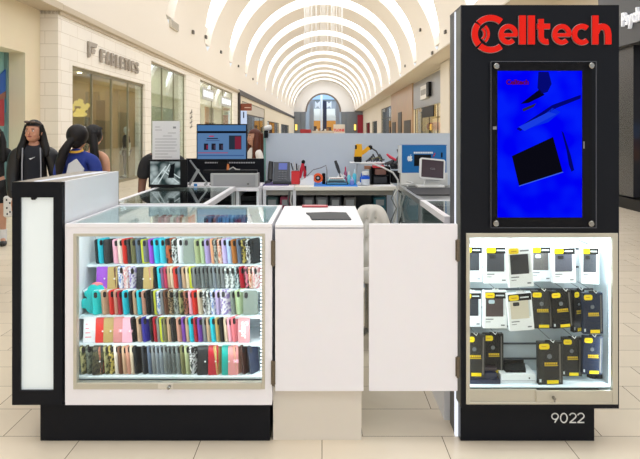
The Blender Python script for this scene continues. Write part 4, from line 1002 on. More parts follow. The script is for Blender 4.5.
letter([[(594.2, 16), (594.2, 44.8)], [(595, 33)]+arc(601, 32, 5.4, 160, 20, 8, 5)+[(607, 35), (607, 44.8)]], 6.0, 'red letter h')
# screen behind acrylic
sp = MB().box(X(497.3, TD), X(581.5, TD), TD-.006, TD-.0005, Z(217.3, TD), Z(71, TD)).build('screen', None and 0 or emis('screen_blue', (2, 18, 255), 1.0), t)
nt = MC['screen_blue'].node_tree; em = [n for n in nt.nodes if n.type == 'EMISSION'][0]
tc = nt.nodes.new('ShaderNodeTexCoord'); ns = nt.nodes.new('ShaderNodeTexNoise'); ns.inputs['Scale'].default_value = 7; ns.inputs['Detail'].default_value = 1
rp = nt.nodes.new('ShaderNodeValToRGB'); rp.color_ramp.elements[0].position = .4; rp.color_ramp.elements[1].position = .65; rp.color_ramp.elements[0].color = L3((0, 0, 250)); rp.color_ramp.elements[1].color = L3((4, 30, 255))
nt.links.new(tc.outputs['Object'], ns.inputs[0]); nt.links.new(ns.outputs[0], rp.inputs[0]); nt.links.new(rp.outputs[0], em.inputs[0])
def pic(pts, col, name, y=0, e=.8):
    m = MB(); m.poly([(X(a, TD), Z(b, TD)) for a, b in pts], TD-.0075-y, TD-.0062-y); return m.build(name, emis('pic_'+name, col, e), sp)
pic([(511.5, 156), (552.5, 137), (562, 171.5), (518.5, 185.5)], (10, 10, 20), 'tablet_image', 0, 1)
pic([(518.6, 186.3), (518.5, 185.6), (562, 171.6), (562.8, 172.3)], (70, 110, 255), 'tablet_edge')
pic([(561, 131), (563, 133), (570, 155), (573.5, 170), (571, 171.5), (568.5, 165), (566, 150)], (4, 10, 120), 'pen_image')
pic([(520, 104), (539, 89.5), (544, 95), (528, 103)], (8, 8, 40), 'tool_image')  # the dark tool itself, part of the picture on the screen
pic([(528, 126), (552, 108), (560, 112), (548, 122), (530, 128)], (10, 50, 255), 'palm_image')
pic([(538, 72), (548, 72), (551, 84), (547, 92), (541, 94), (537, 88)], (6, 12, 130), 'thumb_image')
pic([(516, 129), (552, 105), (580, 95), (580, 98.5), (556, 108), (520, 131)], (4, 8, 130), 'hand_shadow')
pic([(518, 127), (548, 112), (556, 114), (524, 131)], (30, 70, 255), 'finger_image', .0003)
pic([(522, 109), (536, 103), (533, 107), (523, 111.5)], (50, 50, 70), 'tool_tip', .0003)
m = MB(); m.text('Celltech', .033, (X(517, TD), Z(84.5, TD)), TD-.0078, TD-.0062, .0012); lab(m.build('screen_wordmark', emis('dark_red_text', (110, 12, 60), .8), sp), 'dark red store name on the screen')
ac = MB(); ac.box(X(489.5, TD), X(594, TD), TD-.026, TD-.021, Z(227, TD), Z(62, TD), .001)
acr = ac.build('acrylic_cover', ACRYL, t)
m = MB(); frame(m, X(489.3, TD), X(594.2, TD), Z(227.2, TD), Z(61.8, TD), TD-.0265, TD-.0205, .0025); m.build('acrylic_edge', mat('acrylic_edge', (84, 86, 92), .2), acr)
m = MB(); frame(m, X(490, TD), X(581.5+10, TD), Z(226, TD), Z(63, TD), TD-.004, TD-.0003, X(497.3, TD)-X(490, TD), X(591.5, TD)-X(581.5, TD), Z(217.3, TD)-Z(226, TD), Z(63, TD)-Z(71, TD)); m.build('screen_surround', mat('surround', (24, 24, 27), .4, spec=.1), t)
for px, py in ((495, 66.7), (589.3, 66.2), (494.5, 222.6), (589, 222.8)):
    m = MB(); m.lathe([(.0145, 0), (.0145, .004), (.011, .007)], (X(px, TD), TD-.026, Z(py, TD)), 20, Matrix.Rotation(PI/2, 4, 'X')); m.lathe([(.006, 0), (.006, .026)], (X(px, TD), TD, Z(py, TD)), 12, Matrix.Rotation(PI/2, 4, 'X')); m.build('standoff_bolt', STEEL, acr, smooth=True)
for px, py, w, h in ((583.5, 145, 1.2, 7), (494.5, 128, 3.5, 3)):
    MB().box(X(px-w/2, TD), X(px+w/2, TD), TD-.006, TD-.0041, Z(py+h/2, TD), Z(py-h/2, TD)).build('button', mat('button_grey', (150, 150, 150), .4), sp)
# lit window
m = MB(); frame(m, wx0, wx1, wz0, wz1, TD-.006, TD+.02, .018, .026, .010, .022, .001); m.build('window_frame', CHAMP, t)
m = MB(); m.box(wx0+.018, X(537, TD), TD+.004, TD+.014, wz0+.01, Z(390, TD)); m.build('sliding_rail', CHAMP, t)
m = MB(); m.box(X(536, TD), wx1-.026, TD-.004, TD+.008, wz0+.01, Z(390.5, TD), .001); m.build('sliding_rail', CHAMP, t)
m = MB(); m.lathe([(.008, 0), (.008, .018)], (X(553, TD), TD-.004, Z(397, TD)), 12, Matrix.Rotation(PI/2, 4, 'X')); m.box(X(552.2, TD), X(553.4, TD), TD-.026, TD-.022, Z(400, TD), Z(395, TD)); m.build('lock', STEEL, t)
MB().box(wx0+.018, X(544, TD), TD+.009, TD+.012, Z(390, TD), wz1-.022).build('sliding_glass', GLASS, t)
MB().box(X(541, TD), wx1-.026, TD+.001, TD+.004, Z(390.5, TD), wz1-.022).build('sliding_glass', GLASS, t)
SW = mat('slatwall_grey', (196, 204, 206), .5)
m = MB(); m.box(tx0+.014, tx1-.014, TB-.02, TB-.012, wz0-.002, wz1); bw = m.build('slatwall', SW, t)
m = MB()
for py in (248, 266, 288, 306, 325, 342, 357): m.box(tx0+.014, tx1-.014, TB-.024, TB-.0201, Z(py+.9, TB), Z(py-.9, TB))
m.build('slot', mat('slot_dark', (66, 72, 78), .5), bw)
MB().box(tx0+.0135, tx0+.02, TD+.03, TB-.021, wz0, wz1).build('window_lining', IW, t)
MB().box(tx1-.02, tx1-.0135, TD+.03, TB-.021, wz0, wz1).build('window_lining', IW, t)
MB().box(tx0+.021, tx1-.021, TD+.03, TB-.021, Z(390.5, TD), Z(390.5, TD)+.006).build('window_floor', IW, t)
m = MB()
for k in range(46):
    z = Z(388, TD)+(Z(239, TD)-Z(388, TD))*k/45; m.box(tx1-.0235, tx1-.0202, TD+.045, TD+.055, z-.0045, z+.0045)
ld = m.build('led_strip', LED, t)
MB().box(tx1-.0215, tx1-.0202, TD+.04, TD+.06, Z(389, TD), Z(238, TD)).build('led_tape', mat('led_tape', (236, 246, 255), .4, emit=.7), t)
lamp('window_light', (tx1-.03, TD+.05, (wz0+wz1)/2), (.76, .015), 1.3, (.86, .95, 1), (0, PI/2, 0), ld)
lamp('window_light', ((tx0+tx1)/2, TD+.05, wz1-.012), (.68, .02), 3.8, (.86, .95, 1), (math.radians(22), 0, 0), ld)
lamp('window_light', (tx0+.03, TD+.05, (wz0+wz1)/2), (.76, .015), .8, (.86, .95, 1), (0, -PI/2, 0), ld)
# ---------------- packaged phone cases hanging in the lit window
CW = mat('carton_white', (242, 245, 247), .4); CK = mat('carton_black', (16, 16, 18), .4, spec=.25); CG = mat('carton_dark_grey', (44, 43, 42), .4, spec=.3); CN = mat('carton_navy', (26, 38, 62), .35, spec=.3)
YEL = mat('tag_yellow', (246, 214, 0), .4); YD = mat('tag_print', (190, 150, 0), .4); LT = mat('light_print', (206, 212, 214), .4); CRM = mat('cream_case', (218, 212, 196), .4)
def hang(px0, px1, py0, py1, d, style, label, roll=0, yaw=0, casec=(58, 60, 66), depth=.026, camc=None, group='packaged phone cases in the lit window', hook=True, hl=None, whitetop=False):
    w = (px1-px0)*d/F; h = (py1-py0)*d/F; cx = X((px0+px1)/2, d); cz = Z((py0+py1)/2, d)
    t = bpy.data.objects.new('phone_case_box', None); COL.objects.link(t); t.location = (cx, d, cz-h/2); t.rotation_euler = (0, math.radians(roll), math.radians(yaw))
    t['label'] = label; t['category'] = 'phone case box'; t['group'] = group
    B = lambda a, b, z0, z1, y, mtl, nm, th=.0012, bev=0: MB().box(-w/2+a*w, -w/2+b*w, y-th, y, z0*h, z1*h, bev).build(nm, mtl, t, local=True)
    if style in ('white', 'cream'):
        MB().box(-w/2, w/2, 0, depth, 0, h, .001).build('carton', CW, t, local=True)
        MB().box(-w*.12, w*.12, .001, .0025, h+.0002, h+.011).build('hang_tab', CW, t, local=True)
        if whitetop: pass
        elif style == 'white': B(.08, .97, .80, .965, -.0001, CK, 'dark_band')
        else: B(.04, .98, .80, .98, -.0001, CK, 'dark_band')
        B(.10, .84, .32, .80, -.0001, mat('case_in_%d_%d_%d' % casec, casec, .4), 'case_window')
        B(.84, .90, .36, .80, -.0001, LT, 'window_edge')
        m = MB(); m.slab(w*.40, h*.14, .0016, h*.045, Matrix.Translation((-w/2+w*.27, -.0022, h*.815))); tg = m.build('yellow_tag', YEL, t, local=True)
        B(.16, .38, .872, .893, -.0032, YD, 'tag_print', .0004)
        B(.52, .88, .865, .90, -.0014, LT if not whitetop else mat('print_grey', (120, 124, 128), .5), 'name_print', .0004)
        m = MB(); m.box(-w/2+.1*w, -w/2+.42*w, -.0008, -.0002, .235*h, .26*h); m.box(-w/2+.1*w, -w/2+.3*w, -.0008, -.0002, .17*h, .185*h); m.box(w/2-.26*w, w/2-.1*w, -.0008, -.0002, .07*h, .105*h); m.build('small_print', mat('print_grey', (120, 124, 128), .5), t, local=True)
        m = MB(); m.slab(w*.26, h*.10, .001, h*.03, Matrix.Translation((-w*.16, -.0019, h*.665))); m.build('camera_cutout', mat('cam_%s' % (camc or 'dark'), {'pale': (186, 206, 216), None: (30, 31, 34)}[camc], .3), t, local=True)
    else:
        cm = {'dark': CG, 'black': CK, 'navy': CN}[style]
        MB().box(-w/2, w/2, 0, depth, 0, h, .001).build('carton', cm, t, local=True)
        MB().box(-w*.2, w*.2, .001, .0025, h+.0002, h+.010).build('hang_tab', CK, t, local=True)
        m = MB(); m.slab(w*.42, h*.13, .0016, h*.045, Matrix.Translation((-w/2+w*.26, -.0012, h*.83))); m.build('yellow_tag', YEL, t, local=True)
        B(.14, .34, .89, .905, -.0022, YD, 'tag_print', .0004)
        m = MB()
        for q in range(6): m.box(-w/2+w*(.26+.09*q), -w/2+w*(.33+.09*q), -.0008, -.0001, .47*h, .52*h)
        m.box(-w/2+w*.26, -w/2+w*.80, -.0008, -.0001, .435*h, .455*h); m.build('yellow_lettering', mat('print_yellow', (214, 180, 20), .4), t, local=True)
        B(.35, .82, .02, .10, -.0002, YEL, 'yellow_label'); B(.86, .93, .05, .95, -.0002, mat('edge_print', (96, 92, 88), .4), 'edge_band', .0006)
        m = MB(); m.lathe([(w*.10, 0), (w*.10, .0008)], (-w*.03, 0, h*.66), 14, Matrix.Rotation(PI/2, 4, 'X')); m.build('round_print', mat('print_round', (104, 108, 114), .4), t, local=True)
        B(.04, .12, .06, .13, -.0002, LT, 'barcode', .0006)
    if hook:
        hz = cz+h/2+.006; 
        ht = thing('display_hook', (hl or label.replace('phone case box', 'box'))[:200], 'hook', (cx, TB-.02, hz), 'slatwall hooks')
        ht['label'] = 'wire hook holding the ' + ' '.join((hl or label).split()[:11])
        MB().tube([(cx, TB-.021, hz+.004), (cx, d-.012, hz+.004), (cx, d-.02, hz+.012)], .0016, 6).build('wire', STEEL, ht)
        m = MB(); m.ribbon([(cx-.011, hz+.012), (cx+.004, hz-.001), (cx+.010, hz+.010)], .004, d-.0225, d-.0205); m.build('price_clip', mat('clip_white', (235, 238, 240), .4), ht)
    return t
A_ = 'phone case box'
hang(462, 482.5, 246, 282, 3.09, 'white', 'white phone case box cut by the window edge, top row', casec=(52, 56, 62))
hang(484.5, 508, 246, 283.5, 3.05, 'white', 'white phone case box second in the top row, grey case showing')
hang(509.5, 534, 246, 287, 3.02, 'white', 'tilted white phone case box with yellow tag, third in the top row', roll=-4, casec=(44, 46, 50), whitetop=True)
hang(531, 551.5, 246, 281.5, 3.13, 'white', 'box with brownish case and pale camera square, top row', casec=(92, 88, 86), camc='pale')
hang(553, 576, 247, 283, 3.06, 'white', 'white phone case box with slate case, fifth in the top row', roll=-1, casec=(84, 86, 98))
hang(582, 598.5, 247, 284, 3.06, 'white', 'turned white phone case box, rightmost in the top row', yaw=-8, casec=(70, 74, 82), depth=.05)
hang(462, 481.5, 292, 327, 3.09, 'white', 'white phone case box cut by the window edge, middle row', casec=(40, 44, 54))
hang(483.5, 507, 291, 328.5, 3.05, 'white', 'box with dark brown case and pale camera, middle row', casec=(74, 62, 62), camc='pale')
hang(510, 534.5, 293, 330.5, 3.02, 'cream', 'white box showing a cream case, tilted, middle row', roll=-5, casec=(216, 208, 190))
hang(531.5, 553, 291, 328.5, 3.07, 'dark', 'dark grey box with yellow print beside the cream case, middle row', hl='dark grey box beside the cream case')
hang(553.5, 574, 291, 328, 3.06, 'black', 'black box with yellow print, tilted, middle row', roll=-5)
hang(572.5, 586, 290, 332, 3.10, 'black', 'narrow black box half hidden behind blue grey box, middle row', yaw=20, hl='narrow black box half hidden in the middle row')
hang(583.5, 603.5, 293, 334, 3.02, 'navy', 'shiny blue grey box with yellow label, right end of middle row', roll=-1, hl='shiny blue grey box at the right of middle row')
hang(464, 485, 335, 377, 3.03, 'dark', 'dark box with yellow labels at the window edge, bottom row', roll=1, hl='dark box at the window edge, bottom row')
hang(483.5, 503.5, 334, 374, 3.09, 'black', 'dark brown box behind it, second in the bottom row', hl='dark brown box second in the bottom row')
hang(538.5, 563, 342, 384.5, 3.02, 'dark', 'large dark grey box with yellow print, middle of the bottom row', roll=-1, hl='large dark grey box in the bottom row')
hang(562.5, 582, 338, 376.5, 3.08, 'dark', 'grey box with yellow bottom label, second from right below', roll=0, hl='grey box second from right in the bottom row')
hang(582.5, 602, 336.5, 374.5, 3.05, 'navy', 'navy box with white ring print, rightmost in the bottom row', roll=1.5, hl='navy box rightmost in the bottom row')
fz = Z(390.5, TD)+.0065
def lying(px0, px1, d0, d1, h, z, mtl, name, label, cat):
    t = thing(name, label, cat, (X((px0+px1)/2, d0), d0, z)); MB().box(X(px0, d0), X(px1, d0), d0, d1, z, z+h, .001).build('carton', mtl, t); return t
NV = mat('navy_carton', (30, 36, 62), .35)
t = lying(468, 500.5, 3.03, 3.13, .022, fz, NV, 'flat_box', 'lower navy box lying on the window floor, left corner', 'box')
t2 = lying(468, 497, 3.035, 3.14, .030, fz+.0225, NV, 'flat_box', 'upper navy box with white lettering, left corner', 'box')
m = MB()
for q in range(7): m.box(X(475+q*1.5, 3.03), X(476.1+q*1.5, 3.03), 3.033, 3.0345, fz+.034, fz+.041)
lab(m.build('lettering', LT, t2), 'white lettering')
MB().box(X(484, 3.06), X(497, 3.06), 3.06, 3.15, fz+.0535, fz+.07, .002).build('flat_box', mat('brown_box', (64, 52, 56), .4)); tag(bpy.data.objects['flat_box.002'], 'small dark brown box on top of the navy boxes', 'box')
t = lying(500.8, 536, 3.04, 3.17, .045, fz, CW, 'flat_box', 'white box lying on the window floor with black dot', 'box')
m = MB(); m.lathe([(.004, 0), (.004, .001)], (X(530, 3.03), 3.0397, fz+.026), 12, Matrix.Rotation(PI/2, 4, 'X')); m.build('dot_print', BLACK2, t)
m = MB(); m.box(X(501.5, 3.04), X(535, 3.04), 3.038, 3.0399, fz+.012, fz+.0135); m.build('lid_line', mat('print_grey', (150, 150, 150), .5), t)
t = thing('phone_holder', 'black flat holder lying on top of the white box', 'holder', (X(514, 3.07), 3.07, fz+.0455))
m = MB(); m.poly([(X(504, 3.08), 3.16), (X(530, 3.08), 3.16), (X(526, 3.06), 3.06), (X(506, 3.06), 3.06)], fz+.0455, fz+.056, 'z'); m.build('base', BLACK2, t)
m = MB(); m.poly([(X(500, 3.1), 3.165), (X(528, 3.1), 3.165), (X(528, 3.1), 3.175), (X(500, 3.1), 3.175)], fz+.0455, fz+.07, 'z'); m.build('back_lip', CK, t)
t = thing('cable_adapter', 'black plugs and cable standing on the window floor, right corner', 'adapter', (X(594, 3.12), 3.12, fz))
m = MB(); m.lathe([(.026, 0), (.026, .012), (.012, .03), (.010, .07)], (X(592, 3.12), 3.12, fz), 14); m.build('plug', BLACK2, t, smooth=True)
m = MB(); m.box(X(596, 3.1), X(602, 3.1), 3.09, 3.12, fz, fz+.032, .004); m.build('adapter_block', CK, t)
MB().tube([(X(592, 3.12), 3.12, fz+.07), (X(593, 3.14), 3.14, fz+.12), (X(590, 3.16), 3.17, fz+.18)], .004, 8).build('cable', BLACK2, t)
tag(MB().box(X(600.5, 3.13), X(605, 3.13), 3.13, 3.134, Z(304, 3.13), Z(289, 3.13)).build('price_tag', mat('tag_pale', (196, 226, 226), .5)), 'pale blank price tag beside the blue grey box', 'tag')
# ---------------- left wing counter
WL0, WL1, WD0, WD1 = -1.372, -.722, 3.82, 5.05
ALU = mat('aluminium', (176, 178, 178), .3, .7)
def wing(name, label, x0, x1, d0, d1, inner, topm, zt=1.093, rimm=None, side='glass'):
    t = thing(name, label, 'counter', ((x0+x1)/2, (d0+d1)/2, 0)); rimm = rimm or WHITE
    MB().box(x0, x1, d0, d1, 0, .45).build('base_cabinet', inner, t)
    for x in (x0, x1-.025):
        for y in (d0, d1-.025): MB().box(x, x+.025, y, y+.025, .4505, zt-.035).build('corner_post', ALU, t)
    m = MB(); m.box(x0, x0+.035, d0, d1, zt-.034, zt+.003, .001); m.box(x1-.035, x1, d0, d1, zt-.034, zt+.003, .001); m.box(x0+.035, x1-.035, d0, d0+.03, zt-.034, zt+.003); m.box(x0+.035, x1-.035, d1-.03, d1, zt-.034, zt+.003)
    m.build('rim', rimm, t)
    MB().box(x0+.035, x1-.035, d0+.03, d1-.03, zt-.008, zt).build('glass_top', topm, t)
    for q_ in (x0+.006, x1-.010): MB().box(q_, q_+.004, d0+.026, d1-.026, .4505, zt-.035).build('side_glass', GLASSG, t)
    MB().box(x0+.02, x1-.02, d0+.03, d1-.03, .76, .768).build('glass_shelf', GLASSG, t)
    MB().box(x0+.011, x1-.011, d0+.001, d0+.02, .46, zt-.04).build('end_panel', inner, t)
    return t
wing('wing_counter', 'white rimmed glass counter running back on the left behind the display', WL0, WL1, WD0, WD1, WHITE2, GLASSG)
# goods in the wing counter
for k in range(10):
    y = 3.95+k*.1; c = [(60, 62, 70), (196, 190, 180), (70, 90, 120), (120, 110, 100), (200, 200, 204)][k % 5]
    tag(MB().box(-1.25+.12*(k % 3), -1.13+.12*(k % 3), y, y+.07, .769, .80+.02*(k % 4), .003).build('boxed_phone', mat('boxed%d' % (k % 5), c, .4)),
        '%s boxed phone on the glass shelf of the left wing counter, %s' % (['dark grey', 'sand', 'blue', 'taupe', 'silver'][k % 5], 'near half' if k < 5 else 'far half'), 'box', 'boxed phones in the wing counter')
# back left counter
t = thing('back_counter', 'white open fronted counter under the silver cash drawer', 'counter', (X(226, 5.1), 5.3, 0))
b0, b1 = -1.372, -.528
MB().box(b0, b1, 5.06, 5.61, 1.055, 1.085, .002).build('worktop', WHITE, t)
m = MB()
m.box(b1-.022, b1, 5.09, 5.60, 0, 1.0545); m.box(X(236, 5.09), X(239, 5.09), 5.09, 5.6, 0, 1.0545)
m.box(b0, b0+.02, 5.09, 5.60, 0, 1.0545)
m.build('side_panel', WHITE2, t)
MB().box(b0, b1, 5.585, 5.60, 0, 1.0545).build('back_panel', BLACK2, t)
for z in (.35, .7): MB().box(X(239.2, 5.09), b1-.023, 5.12, 5.58, z, z+.02).build('shelf', WHITE2, t)
t = thing('document_box', 'black storage box on the shelf under the cash drawer', 'box', (X(247, 5.2), 5.2, .72))
MB().box(X(240, 5.2), X(257, 5.2), 5.2, 5.5, .721, .96, .01).build('carton', BLACK2, t); MB().box(X(239.5, 5.2), X(257.5, 5.2), 5.19, 5.51, .9605, 1.0).build('lid', CK, t)
# black partition behind
t = thing('black_partition', 'low black partition behind the monitor and cash drawer', 'partition', (X(222, 5.65), 5.66, 0))
MB().box(X(186, 5.65), X(264, 5.65), 5.65, 5.68, 0, Z(158.5, 5.65)).build('panel', BLACK, t)
m = MB()
for q in range(21):
    if q == 9: continue
    m.box(X(205+q*2.4, 5.65), X(206.8+q*2.4, 5.65), 5.647, 5.6495, Z(163.3, 5.65), Z(162, 5.65))
lab(m.build('lettering', mat('faint_letter', (170, 172, 176), .5), t), 'row of tiny pale lettering')
# monitors
t = thing('security_monitor', 'black monitor showing grey camera view on the left counter', 'monitor', (X(168, 4.95), 4.95, 1.095))
s_ = MB().box(X(148.5, 4.95), X(187, 4.95), 4.95, 4.98, Z(187.5, 4.95), Z(159.5, 4.95), .003).build('housing', BLACK2, t)
pm = bpy.data.materials.new('camera_view'); pm.use_nodes = True; nt = pm.node_tree; nt.nodes.clear()
o_ = nt.nodes.new('ShaderNodeOutputMaterial'); e = nt.nodes.new('ShaderNodeEmission'); v = nt.nodes.new('ShaderNodeTexVoronoi'); v.inputs['Scale'].default_value = 16
tc = nt.nodes.new('ShaderNodeTexCoord'); r = nt.nodes.new('ShaderNodeValToRGB'); r.color_ramp.elements[0].color = L3((220, 236, 236)); r.color_ramp.elements[1].color = L3((50, 66, 66)); r.color_ramp.elements[1].position = .75
nt.links.new(tc.outputs['Object'], v.inputs['Vector']); nt.links.new(v.outputs['Distance'], r.inputs[0]); nt.links.new(r.outputs[0], e.inputs[0]); nt.links.new(e.outputs[0], o_.inputs[0]); e.inputs[1].default_value = .8
sc_ = MB().box(X(150.3, 4.95), X(180.2, 4.95), 4.9475, 4.9495, Z(184.5, 4.95), Z(161.5, 4.95)).build('screen', pm, t)
m = MB()
for a, b in (((152, 184), (166, 166)), ((158, 184), (170, 164)), ((163, 170), (179, 183)), ((168, 170), (180, 178))): m.ribbon([(X(a[0], 4.95), Z(a[1], 4.95)), (X(b[0], 4.95), Z(b[1], 4.95))], .009, 4.9465, 4.9474)
m.build('counter_view', emis('view_white', (216, 230, 230), .8), sc_)
m = MB(); m.poly([(X(a, 4.95), Z(b, 4.95)) for a, b in ((168, 178), (171, 165), (175, 163), (174, 178))], 4.9455, 4.9463); m.build('figure_view', emis('view_dark', (24, 28, 30), .8), sc_)
m = MB(); m.box(X(160, 4.95), X(174, 4.95), 4.93, 5.02, 1.0935, 1.10); m.build('foot', BLACK2, t)
t = thing('notice_stand', 'white printed notice in clear acrylic stand above camera monitor', 'notice', (X(166, 5.15), 5.18, 1.09))
MB().box(X(152.3, 5.15), X(179.8, 5.15), 5.15, 5.152, Z(160.5, 5.15), Z(121, 5.15)).build('paper', mat('paper', (232, 233, 236), .6), t)
MB().box(X(152, 5.14), X(180.5, 5.14), 5.142, 5.146, 1.087, Z(120, 5.14)).build('acrylic_sheet', ACRYL, t)
m = MB()
for q, (a, b) in enumerate(((155, 160), (155, 162), (168, 176), (163, 172), (155, 177), (155, 176), (155, 177), (155, 175), (155, 177), (155, 168), (155, 172))):
    z = Z(127+q*3, 5.15); m.box(X(a, 5.15), X(b, 5.15), 5.1485, 5.1497, z-.002, z+.002)
m.box(X(173, 5.15), X(176, 5.15), 5.1485, 5.1497, Z(128.5, 5.15), Z(126.5, 5.15))
m.build('print', mat('print_text', (150, 152, 158), .6), t)
tg = MB().box(X(152, 5.13), X(180.5, 5.13), 5.09, 5.139, 1.0865, 1.095).build('foot', ACRYL, t)
d = 5.32
t = thing('web_monitor', 'monitor showing blue web page with three phones', 'monitor', (X(221.5, d), d, 1.086))
MB().box(X(196.5, d), X(247, d), d, d+.035, Z(160.5, d), Z(124, d), .003).build('housing', BLACK2, t)
sc_ = MB().box(X(197.5, d), X(246, d), d-.0015, d-.0002, Z(159, d), Z(125.2, d)).build('screen', emis('page_blue', (96, 134, 180), .8), t)
def pg(x0, x1, y0, y1, c, nm, k=0): return MB().box(X(x0, d), X(x1, d), d-.0026-k*.0008, d-.0016-k*.0008, Z(y1, d), Z(y0, d)).build(nm, emis('pg_%d_%d_%d' % c, c, .9), sc_)
pg(197.5, 246, 131, 133.2, (14, 18, 28), 'menu_bar'); pg(197.5, 246, 125.2, 130.8, (76, 120, 170), 'browser_bar')
for k, px in enumerate((204, 211.5, 219)):
    pg(px, px+4.2, 143.5, 150, (34, 34, 46), 'phone_picture'); pg(px+2.4, px+4.2, 145, 149, (130, 40, 70) if k == 0 else (70, 60, 80), 'phone_picture', 1)
pg(229, 241.5, 135.5, 149.5, (40, 52, 66), 'large_phone_picture'); pg(235, 241, 136.5, 149, (124, 40, 60), 'large_phone_picture', 1)
pg(209, 214, 135.7, 136.8, (190, 50, 80), 'red_text'); pg(207, 218, 138, 139, (30, 36, 60), 'heading_text'); pg(206, 219.5, 140.2, 140.9, (70, 90, 130), 'heading_text')
pg(198, 228, 152.4, 153.2, (170, 80, 110), 'red_text'); pg(198, 244, 155, 156, (60, 90, 140), 'heading_text')
m = MB(); m.box(X(217, d), X(227, d), d+.036, d+.05, 1.09, Z(150, d)); m.box(X(210, d), X(234, d), d-.03, d+.12, 1.0855, 1.095, .002); m.build('stand', BLACK2, t)
t = thing('cash_drawer', 'silver cash drawer with black top on the back counter', 'cash drawer', (X(234, 5.09), 5.2, 1.086))
zt_ = Z(173.3, 5.09)
MB().box(X(210.5, 5.09), X(258.5, 5.09), 5.085, 5.19, 1.0862, zt_, .004).build('body', mat('drawer_silver', (178, 178, 178), .35, .3), t)
MB().box(X(213.5, 5.09), X(255.5, 5.09), 5.081, 5.0845, 1.096, zt_-.012).build('drawer_front', mat('drawer_grey', (156, 156, 158), .4, .3), t)
m = MB(); m.lathe([(.009, 0), (.009, .006)], (X(248, 5.08), 5.081, 1.115), 14, Matrix.Rotation(PI/2, 4, 'X')); m.build('lock', STEEL, t)
MB().box(X(203, 5.09), X(257, 5.09), 5.1, 5.165, zt_+.0002, zt_+.026, .003).build('top_tray', BLACK2, t)
t = thing('tablet_stand', 'silver crossed bar tablet stand between the two monitors', 'stand', (X(195, 5.08), 5.09, 1.086))
zq = lambda y: Z(y, 5.0)
m = MB(); m.ribbon([(X(188, 5), zq(160.5)), (X(205.5, 5), zq(184))], .013, 5.07, 5.076); m.build('long_bar', ALU, t)
m = MB(); m.ribbon([(X(187, 5), zq(186)), (X(196.5, 5), zq(170))], .022, 5.077, 5.09); m.ribbon([(X(205.5, 5), zq(184)), (X(202.5, 5), zq(186))], .02, 5.07, 5.076); m.build('short_bar', ALU, t)
m = MB(); m.box(X(186, 5), X(207, 5), 5.077, 5.12, 1.0855, 1.094); m.build('foot', BLACK2, t)
tag(MB().box(X(193.8, 5.06), X(197, 5.06), 5.062, 5.068, 1.0855, 1.118, .002).build('blue_tag', mat('tag_blue', (40, 130, 200), .4)), 'small bright blue tag at the foot of tablet stand', 'tag')
t = thing('orange_cup', 'small orange figure in front of the web page monitor', 'ornament', (X(227.5, 5.12), 5.12, zt_+.026))
MB().lathe([(.012, 0), (.01, .03), (.006, .05)], (X(228, 5.13), 5.13, zt_+.0262), 12).build('body', mat('orange', (206, 120, 60), .5), t, smooth=True)
m = MB(); m.tube([(X(229, 5.12), 5.12, zt_+.03), (X(233, 5.12), 5.12, zt_+.05), (X(236, 5.12), 5.12, zt_+.031), (X(240, 5.12), 5.11, zt_+.029)], .006, 6); m.build('cable', mat('cable_pale', (180, 178, 174), .5), t)
# floor standing security camera on the screen corner
# ---------------- frosted rear screen
SCM = mat('frosted_screen', (196, 206, 218), .3)
t = thing('rear_screen', 'long pale blue grey screen behind the work desk', 'screen', (X(360, 5.95), 5.95, 0))
MB().box(X(266, 5.95), X(470, 5.95), 5.95, 5.962, .02, Z(133.2, 5.95)).build('panel', SCM, t)
lab(MB().box(X(263.6, 5.95), X(265.8, 5.95), 5.945, 5.965, .02, Z(131, 5.95)).build('edge', mat('green_edge', (120, 170, 164), .2), t), 'green tinted glass edge')
t = thing('security_camera', 'white security camera clipped on the corner of the pale screen', 'camera', (X(265.5, 5.9), 5.93, Z(131, 5.9)))
m = MB(); m.lathe([(.018, -.02), (.024, -.01), (.024, .045), (.012, .055)], (X(266, 5.9), 5.93, Z(130, 5.9)+.018), 16, Matrix.Rotation(PI/2*.85, 4, 'Y')); m.build('housing', mat('cam_white', (230, 230, 228), .4), t, smooth=True)
m = MB(); m.box(X(264, 5.9), X(268, 5.9), 5.9, 5.925, Z(138, 5.9), Z(130.5, 5.9), .003); m.build('face', BLACK2, t)
# ---------------- work desk
DX0, DX1, DZ = X(262.5, 5.3), .652, 1.07
t = thing('work_desk', 'long white work desk in front of the pale screen', 'desk', ((DX0+DX1)/2, 5.6, 0))
MB().box(DX0, X(294, 5.3), 5.30, 5.88, DZ-.03, DZ, .002).build('desktop', WHITE, t)
MB().box(X(294.5, 5.3), DX1, 5.28, 5.88, DZ-.03, DZ+.002, .002).build('desktop', mat('desk_ivory', (232, 228, 218), .4), t)
m = MB(); m.box(DX0+.02, DX1-.01, 5.33, 5.35, DZ-.075, DZ-.0305); lab(m.build('apron', mat('apron_grey', (150, 146, 138), .5), t), 'grey apron rail')
for px in (262.8, 292.8, 394): MB().box(X(px, 5.3), X(px+3, 5.3), 5.31, 5.34, 0, DZ-.031).build('leg', WHITE2, t)
MB().box(DX0+.03, DX1-.03, 5.82, 5.84, .2, DZ-.031).build('back_panel', mat('desk_back', (74, 78, 80), .5), t)
MB().box(DX0+.04, DX1-.04, 5.36, 5.81, .74, .76).build('shelf', mat('desk_shelf', (90, 92, 94), .5), t)
bins = [(266, 278, (60, 86, 84), 'teal grey'), (280, 290, (150, 56, 80), 'magenta'), (303, 314, (96, 98, 102), 'grey'), (316, 328, (104, 104, 108), 'pale grey'), (330, 341, (74, 76, 80), 'charcoal'), (344, 356, (98, 94, 92), 'taupe'), (374, 386, (30, 90, 104), 'petrol blue')]
